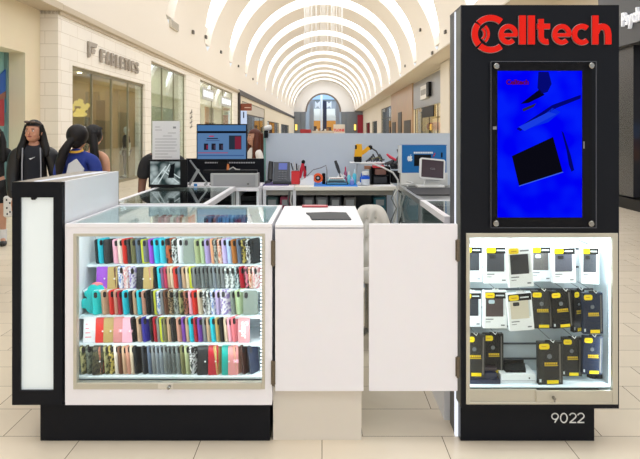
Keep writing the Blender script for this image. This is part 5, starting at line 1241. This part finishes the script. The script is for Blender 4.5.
for a, b, c, n_ in bins:
    t = thing('storage_bin', '%s storage bin on the shelf under the work desk' % n_, 'bin', (X((a+b)/2, 5.37), 5.37, .761), 'bins under the work desk')
    MB().box(X(a, 5.37), X(b, 5.37), 5.37, 5.65, .761, .975, .008).build('body', mat('bin_'+n_.replace(' ', '_'), c, .5), t)
    MB().box(X(a+2, 5.37), X(b-2, 5.37), 5.366, 5.3698, .90, .95).build('label_card', mat('bin_card', (140, 144, 146), .5), t)
for k, (x, dx) in enumerate(((288, 0), (290.5, 1.5))):
    tag(MB().tube([(X(x+1, 5.25), 5.29, DZ-.04), (X(x, 5.25), 5.25, .95), (X(x+3+dx, 5.25), 5.25, .82), (X(x+5+dx, 5.25), 5.26, .6), (X(x+6+dx, 5.25), 5.27, .3)], .007, 6).build('hanging_cable', mat('cable%d' % k, ((60, 62, 64), (170, 170, 168))[k], .5), smooth=True),
        ('dark cable hanging from the front of the work desk', 'pale cable hanging beside the dark one under the desk')[k], 'cable')
z0 = DZ+.0025
tag(MB().box(X(264.5, 5.65), X(290, 5.65), 5.42, 5.8, DZ+.0005, DZ+.004).build('desk_mat', mat('purple_mat', (92, 78, 136), .6)), 'purple mat under the black desk phone', 'mat')
tag(MB().box(X(314, 5.45), X(357, 5.45), 5.31, 5.75, z0, z0+.003).build('repair_mat', mat('blue_mat', (20, 130, 226), .5)), 'bright blue silicone repair mat on the work desk', 'mat')
# desk phone
d = 5.6
t = thing('desk_phone', 'black desk phone with lilac display beside the red cup', 'phone', (X(279, d), d, DZ+.005))
DPH = mat('phone_grey', (62, 66, 74), .45)
m = MB(); m.poly([(d-.08, DZ+.005), (d+.1, DZ+.005), (d+.1, DZ+.03), (d+.09, Z(162.5, d)), (d+.06, Z(162.3, d)), (d-.08, DZ+.03)], X(273.5, d), X(289.5, d), 'x'); m.build('body', DPH, t)
m = MB(); m.box(X(274, d), X(292, d), d-.10, d+.1, DZ+.0045, DZ+.018, .003); m.build('foot', mat('phone_black', (28, 30, 34), .4), t)
# tilted face for screen and keys
A = Vector((0, d-.08, DZ+.03)); Bv = Vector((0, d+.06, Z(162.3, d))); up = (Bv-A); nrm = Vector((0, -up.z, up.y)).normalized()
def onface(px0, px1, f0, f1, th, mtl, nm, par=t, bev=0):
    m = MB(); a = A+up*f0; b = A+up*f1
    pts = [(a.y, a.z), (b.y, b.z), (b.y+nrm.y*th, b.z+nrm.z*th), (a.y+nrm.y*th, a.z+nrm.z*th)]
    m.poly(pts, X(px0, d), X(px1, d), 'x'); return m.build(nm, mtl, par)
onface(278.5, 287, .60, .93, .003, emis('lcd_lilac', (128, 140, 214), .7), 'display')
for r_i in range(4):
    for c_i in range(3): onface(278.6+c_i*3, 280.8+c_i*3, .08+r_i*.12, .16+r_i*.12, .005, mat('key_grey', (84, 88, 96), .4), 'key')
m = MB(); m.tube([(X(271, d), d-.09, Z(180, d)), (X(270.6, d), d-.06, Z(177, d)), (X(270.6, d), d+.03, Z(164, d)), (X(271, d), d+.03, Z(161.5, d))], [.022, .024, .024, .02], 12); m.build('handset', mat('phone_black', (28, 30, 34), .4), t, smooth=True)
MB().tube([(X(266.5, d), d-.08, DZ+.02), (X(268, d), d-.10, DZ+.03), (X(271, d), d-.1, DZ+.03)], .012, 8).build('cord', MC['phone_black'], t, smooth=True)
# red cup with tools
d = 5.55
t = thing('red_cup', 'red square tool cup beside the desk phone', 'cup', (X(296, d), d, DZ+.003))
m = MB(); m.poly([(X(291.7, d), Z(183.8, d)), (X(299, d), Z(183.8, d)), (X(300, d), Z(171, d)), (X(291.5, d), Z(171, d))], d-.035, d-.031); m.poly([(X(291.7, d), Z(183.8, d)), (X(299, d), Z(183.8, d)), (X(300, d), Z(171, d)), (X(291.5, d), Z(171, d))], d+.031, d+.035)
m.box(X(291.5, d), X(292, d), d-.031, d+.031, Z(183.8, d), Z(171, d)); m.box(X(299.3, d), X(299.9, d), d-.031, d+.031, Z(183.8, d), Z(171, d)); m.box(X(292, d), X(299.2, d), d-.03, d+.03, Z(183.8, d), Z(183, d))
m.build('body', mat('cup_red', (206, 40, 44), .4), t)
tools = [((294, 172), (291, 163), (60, 62, 66), 'dark tweezers leaning left in the red cup'), ((295.5, 172), (294, 162), (200, 200, 200), 'silver tool upright in the red cup'), ((297, 172), (296.5, 163.5), (44, 44, 48), 'black handled driver in the red cup'), ((298, 172), (299, 165), (160, 162, 160), 'pale steel tweezers leaning right in the red cup')]
for (a, b, c, l_) in tools:
    t = thing('hand_tool', l_, 'tool', (X(a[0], d), d, Z(182, d)), 'tools in the red cup')
    MB().tube([(X(a[0], d), d, Z(182.5, d)), (X(a[0]+(b[0]-a[0])*.3, d), d, Z(170, d))], .004, 6).build('shaft', STEEL, t); MB().tube([(X(a[0]+(b[0]-a[0])*.3, d), d, Z(170, d)), (X(b[0], d), d, Z(b[1], d))], [.007, .006], 8).build('handle', mat('tool_%d' % c[0], c, .4), t)
t = thing('red_pliers', 'large red handled pliers with black head leaning on the cup', 'pliers', (X(302, 5.6), 5.6, DZ+.003))
m = MB(); m.tube([(X(300, 5.62), 5.6, Z(178, 5.6)), (X(301.5, 5.6), 5.6, Z(170, 5.6)), (X(303, 5.6), 5.6, Z(163.5, 5.6))], [.012, .018, .014], 10); m.tube([(X(304, 5.62), 5.62, Z(180, 5.6)), (X(305, 5.6), 5.62, Z(172, 5.6)), (X(303, 5.6), 5.62, Z(165, 5.6))], [.012, .014, .012], 10); m.build('handle', mat('plier_red', (210, 34, 60), .4), t, smooth=True)
m = MB(); m.ball((X(303.3, 5.6), 5.6, Z(162, 5.6)), (.018, .014, .02), 12); m.tube([(X(305.5, 5.62), 5.62, Z(176, 5.6)), (X(305.3, 5.6), 5.62, Z(166, 5.6))], .009, 8); m.build('head', BLACK2, t, smooth=True)
tag(MB().tube([(X(298, 5.6), 5.7, z0+.008), (X(303, 5.6), 5.7, z0+.008), (X(304, 5.6), 5.72, z0+.008)], .008, 6).build('marker', BLACK2), 'black marker lying behind the red pliers', 'marker')
# white cards
d = 5.45
t = thing('leaning_card', 'white card leaning on the work desk beside the red cup', 'card', (X(307, d), d, z0))
m = MB(); m.poly([(X(299.5, d), z0), (X(313.5, d), z0), (X(313.8, d), Z(176.2, d)), (X(311, d), Z(175, d)), (X(301, d), Z(180.5, d))], d, d+.012); m.build('sheet', mat('card_white', (226, 228, 236), .5), t)
m = MB(); m.poly([(X(300, d), z0), (X(304, d), z0), (X(304, d), Z(176.5, d)), (X(300, d), Z(179.5, d))], d+.03, d+.05); m.build('rear_sheet', mat('card_grey', (206, 206, 210), .5), t)
# orange tape
d = 5.5
t = thing('tape_dispenser', 'orange tape roll on the blue mat beside the cards', 'tape', (X(317.5, d), d, z0+.004))
m = MB(); m.bm.verts.ensure_lookup_table()
pts = arc(X(318, d), Z(178, d), .034, 0, 360, 24)[:-1]; m.ribbon(pts, .02, d-.02, d+.02, closed=True); m.build('tape_roll', mat('tape_orange', (242, 92, 30), .4), t)
m = MB(); m.ribbon(arc(X(318, d), Z(178, d), .018, 0, 360, 20)[:-1], .012, d-.015, d+.015, closed=True); m.build('core', BLACK2, t)
tag(MB().box(X(322, d), X(325.5, d), d+.02, d+.06, z0+.004, Z(173.5, d), .006).build('black_jar', BLACK2), 'small black jar right of the orange tape', 'jar')
tag(MB().tube([(X(307, d), 5.52, Z(176, d)), (X(313, d), 5.6, Z(170.5, d)), (X(321, d), 5.62, Z(168.5, d)), (X(326, d), 5.6, Z(166, d)), (X(327, d), 5.58, Z(171, d)), (X(327, d), 5.56, z0+.006)], .004, 6).build('solder_wire', mat('wire_grey', (120, 118, 122), .4), smooth=True), 'thin grey cable arching over the orange tape', 'cable')
# stack of opened gadgets
d = 5.45
for k, (a, b, y0_, y1_, c, l_) in enumerate(((326, 348, 184.5, 182, (40, 46, 52), 'black opened tablet at the bottom of gadget stack'), (327.5, 345.5, 181.9, 179.7, (150, 206, 214), 'pale teal tablet in the middle of the gadget stack'), (329, 344, 179.6, 178, (226, 226, 222), 'white tablet on top of the gadget stack'))):
    t = thing('opened_tablet', l_, 'tablet', (X((a+b)/2, d), d, Z(y0_, d)), 'stack of opened tablets')
    MB().box(X(a, d), X(b, d), d-.02+k*.01, d+.13, Z(y0_, d)+.0005, Z(y1_, d)-.0005, .003).build('casing', mat('gadget%d' % k, c, .4), t)
    MB().box(X(a+1, d), X(b-1, d), d-.021+k*.01, d-.0195+k*.01, Z(y0_, d)+.004, Z(y1_, d)-.004).build('edge', mat('gadget_edge%d' % k, ((90, 150, 170), (60, 70, 74), (150, 60, 60))[k], .4), t)
t = thing('craft_knife', 'black knife handle leaning behind the stack of tablets', 'knife', (X(337, 5.6), 5.62, z0))
MB().tube([(X(339.5, 5.6), 5.62, Z(173, 5.6)), (X(337.5, 5.6), 5.62, Z(167, 5.6)), (X(335.3, 5.6), 5.62, Z(160.8, 5.6))], [.012, .016, .012], 8).build('handle', DARK, t, smooth=True)
MB().tube([(X(341.5, 5.6), 5.62, z0+.004), (X(339.5, 5.6), 5.62, Z(173, 5.6))], .006, 6).build('blade', STEEL, t)
t = thing('white_cloth', 'crumpled white cloth on the tablets behind the knife', 'cloth', (X(343, 5.6), 5.6, z0))
m = MB()
for k in range(7): m.ball((X(339+k*1.5, 5.6), 5.66+.01*(k % 2), z0+.055+.012*math.sin(k*2.1)), (.02, .03, .018+.004*(k % 3)), 10)
m.box(X(339, 5.66), X(348, 5.66), 5.64, 5.70, z0, z0+.05, .01); m.build('fold', mat('cloth_white', (226, 226, 228), .8), t, smooth=True)
def bottle(px, d, w, y0_, y1_, c, capc, l_, grp=None):
    t = thing('bottle', l_, 'bottle', (X(px, d), d, z0+.004), grp); r = w*d/F/2; zb = max(Z(y0_, d), z0+.004); zt2 = Z(y1_, d); h = zt2-zb
    MB().lathe([(r*.9, 0), (r, h*.05), (r, h*.6), (r*.5, h*.72)], (X(px, d), d, zb), 16).build('body', mat('btl_%d_%d_%d' % c, c, .25), t, smooth=True)
    MB().lathe([(r*.42, h*.721), (r*.42, h*.9), (r*.2, h)], (X(px, d), d, zb), 12).build('cap', mat('cap_%d_%d_%d' % capc, capc, .4), t, smooth=True)
bottle(345.5, 5.65, 3.4, 184, 166.5, (170, 90, 130), (200, 60, 90), 'pink dropper bottle behind the white cloth')
bottle(349, 5.5, 3.6, 184, 171, (120, 210, 226), (230, 230, 230), 'left aqua dropper bottle of the pair behind repair mat')
bottle(354.5, 5.5, 4, 184, 169, (90, 200, 224), (210, 230, 236), 'right aqua dropper bottle of the pair behind repair mat')
bottle(361.5, 5.45, 3.4, 185, 173, (30, 100, 200), (20, 80, 190), 'slim royal blue bottle beside the white and blue one')
bottle(352, 5.42, 4.4, 185.5, 177, (150, 160, 214), (190, 200, 230), 'short violet blue bottle in front of the aqua pair')
t = thing('solvent_bottle', 'white bottle with blue shoulder at the right end of blue mat', 'bottle', (X(365.5, 5.4), 5.4, z0))
MB().lathe([(.036, 0), (.038, .01), (.038, .055)], (X(365.5, 5.4), 5.4, z0+.004), 18).build('body', mat('bottle_white', (212, 220, 232), .3), t, smooth=True)
MB().lathe([(.0385, .056), (.036, .075), (.02, .09)], (X(365.5, 5.4), 5.4, z0+.004), 18).build('shoulder', mat('bottle_blue', (20, 90, 214), .3), t, smooth=True)
MB().lathe([(.033, .091), (.033, .118), (.03, .12)], (X(365.5, 5.4), 5.4, z0+.004), 18).build('lid', mat('lid_white', (226, 228, 230), .4), t, smooth=True)
tag(MB().box(X(357, 5.4), X(361, 5.4), 5.36, 5.4, z0+.004, z0+.03, .004).build('glass_jar', mat('jar_pale', (200, 206, 216), .2)), 'tiny pale jar between the bottles', 'jar')
# raised shelf with yellow hot air tool
d = 5.7; zs = Z(162, d)
t = thing('riser_shelf', 'thin white riser shelf over the bottles on the desk', 'shelf', (X(366, d), d, z0))
MB().box(X(349.5, d), X(384, d), d-.08, d+.1, zs-.012, zs, .004).build('shelf_board', mat('riser_white', (222, 224, 228), .4), t)
for px in (356.5, 381.5): MB().box(X(px, d), X(px+1.2, d), d-.02, d+.06, z0, zs-.0125).build('leg', mat('riser_leg', (200, 204, 210), .4), t)
t = thing('barcode_scanner', 'yellow and black hand scanner standing on the riser shelf', 'scanner', (X(358, d), d, zs))
YG = mat('scanner_yellow', (240, 176, 20), .4)
m = MB(); m.poly([(X(354.2, d), Z(157, d)), (X(355.5, d), Z(145, d)), (X(357, d), Z(144, d)), (X(361.5, d), Z(144, d)), (X(362.3, d), Z(151, d)), (X(361.5, d), Z(157.5, d))], d-.035, d+.035); m.ribbon([(X(361, d), Z(153.5, d)), (X(365, d), Z(151, d)), (X(369, d), Z(147.5, d))], .035, d-.02, d+.02); m.build('body', YG, t)
m = MB(); m.box(X(354, d), X(361.5, d), d-.04, d+.04, zs+.0005, Z(156.3, d), .006); m.ball((X(370.3, d), d, Z(147.5, d)), (.022, .022, .022), 12); m.box(X(354.8, d), X(356.6, d), d-.0365, d-.034, Z(149, d), Z(145, d)); m.build('grip_end', BLACK2, t)
MB().tube([(X(371.5, d), d, Z(148, d)), (X(376, d), d, Z(151, d)), (X(379.5, d), d, Z(157, d)), (X(382.5, d), d, Z(163, d)), (X(384, d), d, Z(168, d))], .007, 8).build('cord', DARK, t, smooth=True)
t = thing('tangled_tools', 'tangle of dark tools and clips lying on the riser shelf', 'tool', (X(374, d), d, zs))
m = MB()
for k in range(9):
    a = X(366+k*1.7, d); m.tube([(a, d-.03+.02*(k % 3), zs+.008), (a+.02, d+.02*(k % 2), zs+.018+.018*((k*5) % 4)), (a+.045, d+.02, zs+.02)], .0075, 6)
m.build('handles', DARK, t, smooth=True)
m = MB(); m.tube([(X(371, d), d-.04, zs+.03), (X(378, d), d-.04, zs+.05), (X(381, d), d-.03, zs+.02)], .005, 6); m.build('clip', mat('khaki', (130, 130, 90), .4), t)
t = thing('parts_organizer', 'black parts organizer with red top and brown insert on the desk', 'organizer', (X(381, 5.5), 5.5, z0))
d = 5.5
m = MB(); m.box(X(370.5, d), X(372, d), d, d+.15, z0, Z(167, d)); m.box(X(389, d), X(390.5, d), d, d+.15, z0, Z(167, d)); m.box(X(372.1, d), X(388.9, d), d+.13, d+.15, z0, Z(167, d)); m.box(X(371, d), X(390, d), d-.01, d+.125, z0, z0+.008); m.box(X(372.1, d), X(388.9, d), d+.01, d+.12, Z(176, d), Z(175, d)); m.build('frame', BLACK2, t)
MB().box(X(373, d), X(384.5, d), d, d+.12, Z(168, d), Z(165.8, d), .003).build('red_tray', mat('tray_red', (206, 50, 60), .4), t)
MB().box(X(375, d), X(386, d), d+.0, d+.12, Z(174.8, d), Z(169, d), .004).build('brown_insert', mat('insert_brown', (120, 84, 74), .5), t)
MB().box(X(364.5, d), X(371.5, d), d+.0, d+.06, Z(169.3, d), Z(166, d), .003).build('tan_block', mat('tan_block', (150, 100, 70), .5), t)
MB().box(X(373.5, d), X(387.5, d), d+.01, d+.12, z0+.009, Z(176.6, d), .004).build('drawer', mat('drawer_dark', (40, 42, 48), .4), t)
d = 5.65
t = thing('red_tongs', 'red handled cutter resting on black tools, left of blue box', 'cutter', (X(391, d), d, z0))
m = MB(); m.tube([(X(386.5, d), d-.02, Z(154, d)), (X(390, d), d-.02, Z(157, d)), (X(396, d), d-.02, Z(160, d))], [.009, .014, .010], 8); m.build('handle', mat('tongs_red', (222, 60, 84), .4), t, smooth=True)
MB().tube([(X(396, d), d-.02, Z(160, d)), (X(399.5, d), d-.02, Z(155, d)), (X(398, d), d-.02, Z(149, d))], [.009, .014, .016], 8).build('jaw', DARK, t, smooth=True)
t = thing('tool_holder', 'black tool holder heaped with drivers left of the blue box', 'holder', (X(391, d), d, z0))
m = MB(); m.box(X(391, d), X(400, d), d, d+.1, z0, Z(171, d), .01); m.build('base', BLACK2, t)
m = MB()
for k in range(6): m.tube([(X(385+k*2.3, d), d+.01, Z(164+k % 2, d)), (X(390+k*1.8, d), d+.03, Z(162-k % 3, d)), (X(393+k*1.2, d), d+.05, Z(169, d))], .012, 7)
m.build('driver', DARK, t, smooth=True)
tag(MB().tube([(X(360, 5.36), 5.36, Z(163.5, 5.36)), (X(372, 5.36), 5.34, Z(163.5, 5.36)), (X(382, 5.36), 5.32, Z(167, 5.36)), (X(392, 5.36), 5.28, Z(172, 5.36)), (X(396.5, 5.36), 5.26, Z(179, 5.36)), (X(397.5, 5.3), 5.25, Z(188, 5.25)), (X(394, 5.2), 5.2, Z(196, 5.2)), (X(397, 5.2), 5.2, Z(206, 5.2)), (X(394, 5.2), 5.2, Z(222, 5.2))], .008, 8).build('air_hose', mat('hose_white', (206, 206, 204), .4), smooth=True), 'white hose curving from riser shelf over the end of desk', 'hose')
for k, (pp, c, l_) in enumerate((([(396, 186), (401, 192), (399, 203), (403, 214), (401, 226)], (210, 210, 206), 'pale cable hanging at the desk end, nearest the wing counter'), ([(395, 189), (391, 198), (396, 208), (390, 222)], (120, 124, 126), 'grey cable hanging below the desk end'), ([(398, 190), (404, 196), (402, 210), (398, 225)], (50, 52, 56), 'black cable hanging beside the white hose'))):
    tag(MB().tube([(X(a, 5.15), 5.15-.02*k, Z(b, 5.15)) for a, b in pp], .006, 6).build('hanging_cable', mat('hcable%d' % k, c, .5), smooth=True), l_, 'cable')
tag(MB().poly([(X(372, 5.4), 5.33), (X(396, 5.4), 5.33), (X(392, 5.4), 5.46), (X(374, 5.4), 5.46)], z0, z0+.004, 'z').build('paper_sheet', mat('sheet_white', (236, 236, 238), .6)), 'white paper on the desk in front of the organizer', 'paper')
# ---------------- right wing counters
wing('wing_counter', 'white rimmed glass counter behind the black pillar, nearer of two', .657, 1.32, 3.26, 4.06, WHITE2, GLASSG)
wing('wing_counter', 'aluminium framed counter under black mat, farther of two', .655, 1.32, 4.09, 5.22, mat('wing_grey', (150, 152, 154), .5), mat('counter_dark', (96, 98, 98), .3), rimm=ALU)
tag(MB().box(.682, 1.16, 4.35, 4.9, 1.0965, 1.101).build('counter_mat', mat('mat_black', (44, 44, 48), .7)), 'black rubber mat on the right wing counter', 'mat')
for k, (px, c) in enumerate(((426, (200, 204, 204)), (432, (170, 180, 186)), (440, (206, 202, 196)))):
    tag(MB().box(X(px, 3.9), X(px, 3.9)+.06, 3.5+.13*k, 3.6+.13*k, .769, .86, .004).build('boxed_phone', mat('rbox%d' % k, c, .4)), ('pale grey boxed phone nearest in the right wing counter', 'blue grey boxed phone in the middle of the right wing counter', 'ivory boxed phone farthest in the right wing counter')[k], 'box', 'boxed phones in the right counter')
t = thing('fruit_logo_box', 'large blue display box with white fruit logo on the right counter', 'display box', (X(423, 5.3), 5.3, 1.0965))
d = 5.12
bz0, bz1 = Z(172.8, d), Z(145.5, d)
MB().box(X(402, d), X(446.5, d), d, d+.10, bz0, bz1, .002).build('front_panel', mat('box_blue', (24, 112, 182), .4), t)
lab(MB().box(X(399.5, d), X(401.8, d), d-.002, d+.11, bz0-.002, bz1+.004).build('side_panel', mat('box_white', (216, 222, 226), .4), t), 'pale left edge')
MB().box(X(400, d), X(447, d), d+.001, d+.11, bz1+.0005, bz1+.006).build('lid', mat('box_blue2', (20, 96, 160), .4), t)
MB().box(X(401, d), X(447.5, d), d-.01, d+.09, 1.0965, bz0-.001, .002).build('base', mat('box_base_white', (226, 226, 222), .4), t)
m = MB(); cx_, cz_ = X(409.8, d), Z(158.5, d)
m.poly([(cx_-.0, cz_+.018), (cx_+.01, cz_+.022), (cx_+.02, cz_+.016), (cx_+.014, cz_+.004), (cx_+.022, cz_-.008), (cx_+.012, cz_-.024), (cx_, cz_-.021), (cx_-.012, cz_-.024), (cx_-.022, cz_-.006), (cx_-.02, cz_+.012), (cx_-.012, cz_+.022)], d-.003, d-.0005)
m.poly([(cx_+.0, cz_+.024), (cx_+.010, cz_+.036), (cx_+.011, cz_+.026)], d-.003, d-.0005); lab(m.build('logo', mat('logo_pale', (232, 238, 240), .4), t), 'white bitten apple mark with leaf')
m = MB()
for q in range(11): m.box(X(413.8+q*1.75, d), X(415.2+q*1.75, d), d-.002, d-.0005, Z(153.6, d), Z(151.8, d))
m.build('lettering', MC['logo_pale'], t)
MB().box(X(414, d), X(431, d), d-.002, d-.0005, Z(166, d), Z(154.6, d)).build('dark_window', BLACK2, t)
m = MB(); m.tube([(X(433, d), d-.008, Z(157, d)), (X(435, d), d-.006, Z(153, d))], .004, 6); m.build('red_clip', mat('clip_red', (200, 40, 50), .4), t)
MB().box(X(441, d), X(442.5, d), d-.002, d-.0005, Z(157.5, d), Z(152.5, d)).build('black_slot', BLACK2, t)
d = 4.95
t = thing('point_of_sale_tablet', 'white framed sales tablet tilted on a white stand', 'tablet', (X(431, d), d, 1.1))
cx_, cz_ = X(432.2, d), Z(169, d); w_, h_ = 26.5*d/F, 21*d/F
R = Matrix.Translation((cx_, d, cz_)) @ Matrix.Rotation(math.radians(4), 4, 'Y') @ Matrix.Rotation(math.radians(-12), 4, 'X') @ Matrix.Rotation(math.radians(8), 4, 'Z')
hs = MB().slab(w_, h_, .016, .018, R @ Matrix.Translation((0, 0, -h_/2))).build('housing', mat('tablet_white', (234, 234, 232), .35), t, smooth=True)
MB().slab(w_*.86, h_*.84, .002, .004, R @ Matrix.Translation((0, -.0095, -h_*.42))).build('screen', mat('tablet_screen', (66, 50, 60), .15), hs, smooth=True)
m = MB(); m.text('CLO', .02, (0, -.006), -.0125, -.0108, 0, 'CENTER', R); m.build('clock_text', mat('clock_grey', (150, 150, 156), .5), hs)
m = MB(); m.poly([(X(424, d), 1.102), (X(441, d), 1.102), (X(438, d), Z(176, d)), (X(427, d), Z(176, d))], d+.02, d+.05); m.box(X(417.5, d), X(445, d), d-.005, d+.12, 1.094, 1.112, .004); m.build('stand', MC['tablet_white'], t)
# coil of white cable by the tablet
tag(MB().tube([(X(402+4*math.cos(a*.7)+a*.5, 5.1), 4.98+.03*math.sin(a*.7), 1.105+.003*a) for a in range(14)], .006, 6).build('coiled_cable', mat('coil_white', (214, 214, 212), .4), smooth=True), 'coil of white cable on the counter left of the tablet', 'cable')
# tufted chair
t = thing('desk_chair', 'ivory tufted chair with rounded back behind the white gate', 'chair', (X(370, 4.1), 4.3, 0))
d = 4.15; IV = mat('ivory_leather', (226, 220, 210), .45)
cxx = X(371, d); hw = 20.5*d/F; zt_ = Z(205, d)
V = bmesh.new(); m = MB()
nx, nz = 34, 22
grid = {}
for side in (0, 1):
    for i in range(nx+1):
        for j in range(nz+1):
            u = -1+2*i/nx; v = j/nz
            # rounded outline
            wv = hw*(.93+.07*math.sin(v*PI)) ; top = 1-.3*abs(u)**4
            x = cxx+u*wv; z = .62+(zt_-.62)*v*top
            th = .035*(1-abs(u)**4)*(1-(2*v-1)**6)
            y = d+.05*(u*u)*-1+.03 + (th if side else -th)
            if side == 0:
                for (bu, bv) in ((-.45, .62), (0, .62), (.45, .62), (-.22, .8), (.22, .8), (-.22, .42), (.22, .42)):
                    r2 = ((u-bu)/.13)**2+((v-bv)/.1)**2; y += .028*math.exp(-r2)
            grid[(side, i, j)] = m.bm.verts.new((x, y, z))
for side in (0, 1):
    for i in range(nx):
        for j in range(nz): m.bm.faces.new([grid[(side, i, j)], grid[(side, i+1, j)], grid[(side, i+1, j+1)], grid[(side, i, j+1)]])
for i in range(nx):
    for j in (0, nz): m.bm.faces.new([grid[(0, i, j)], grid[(0, i+1, j)], grid[(1, i+1, j)], grid[(1, i, j)]])
for j in range(nz):
    for i in (0, nx): m.bm.faces.new([grid[(0, i, j)], grid[(0, i, j+1)], grid[(1, i, j+1)], grid[(1, i, j)]])
bk = m.build('backrest', IV, t, smooth=True)
for (bu, bv) in ((-.45, .62), (0, .62), (.45, .62), (-.22, .8), (.22, .8)):
    top = 1-.3*abs(bu)**4
    MB().ball((cxx+bu*hw, d-.012-.05*bu*bu+.03-.012, .62+(zt_-.62)*bv*top), (.009, .006, .009), 10).build('button', mat('button_ivory', (196, 190, 180), .4), bk, smooth=True)
m = MB(); m.box(cxx-hw*.95, cxx+hw*.95, d+.02, d+.48, .50, .60, .03, seg=3); m.build('seat', IV, t, smooth=True)
m = MB(); m.tube([(cxx, d+.25, .12), (cxx, d+.25, .50)], .025, 12); m.build('column', STEEL, t, smooth=True)
for k in range(5):
    a = 2*PI*k/5+.3; l_ = MB().tube([(cxx, d+.25, .12), (cxx+.26*math.cos(a), d+.25+.26*math.sin(a), .07)], [.02, .014], 8).build('leg', STEEL, t)
    MB().ball((cxx+.26*math.cos(a), d+.25+.26*math.sin(a), .03), (.028, .028, .03), 10).build('caster', BLACK2, l_, smooth=True)
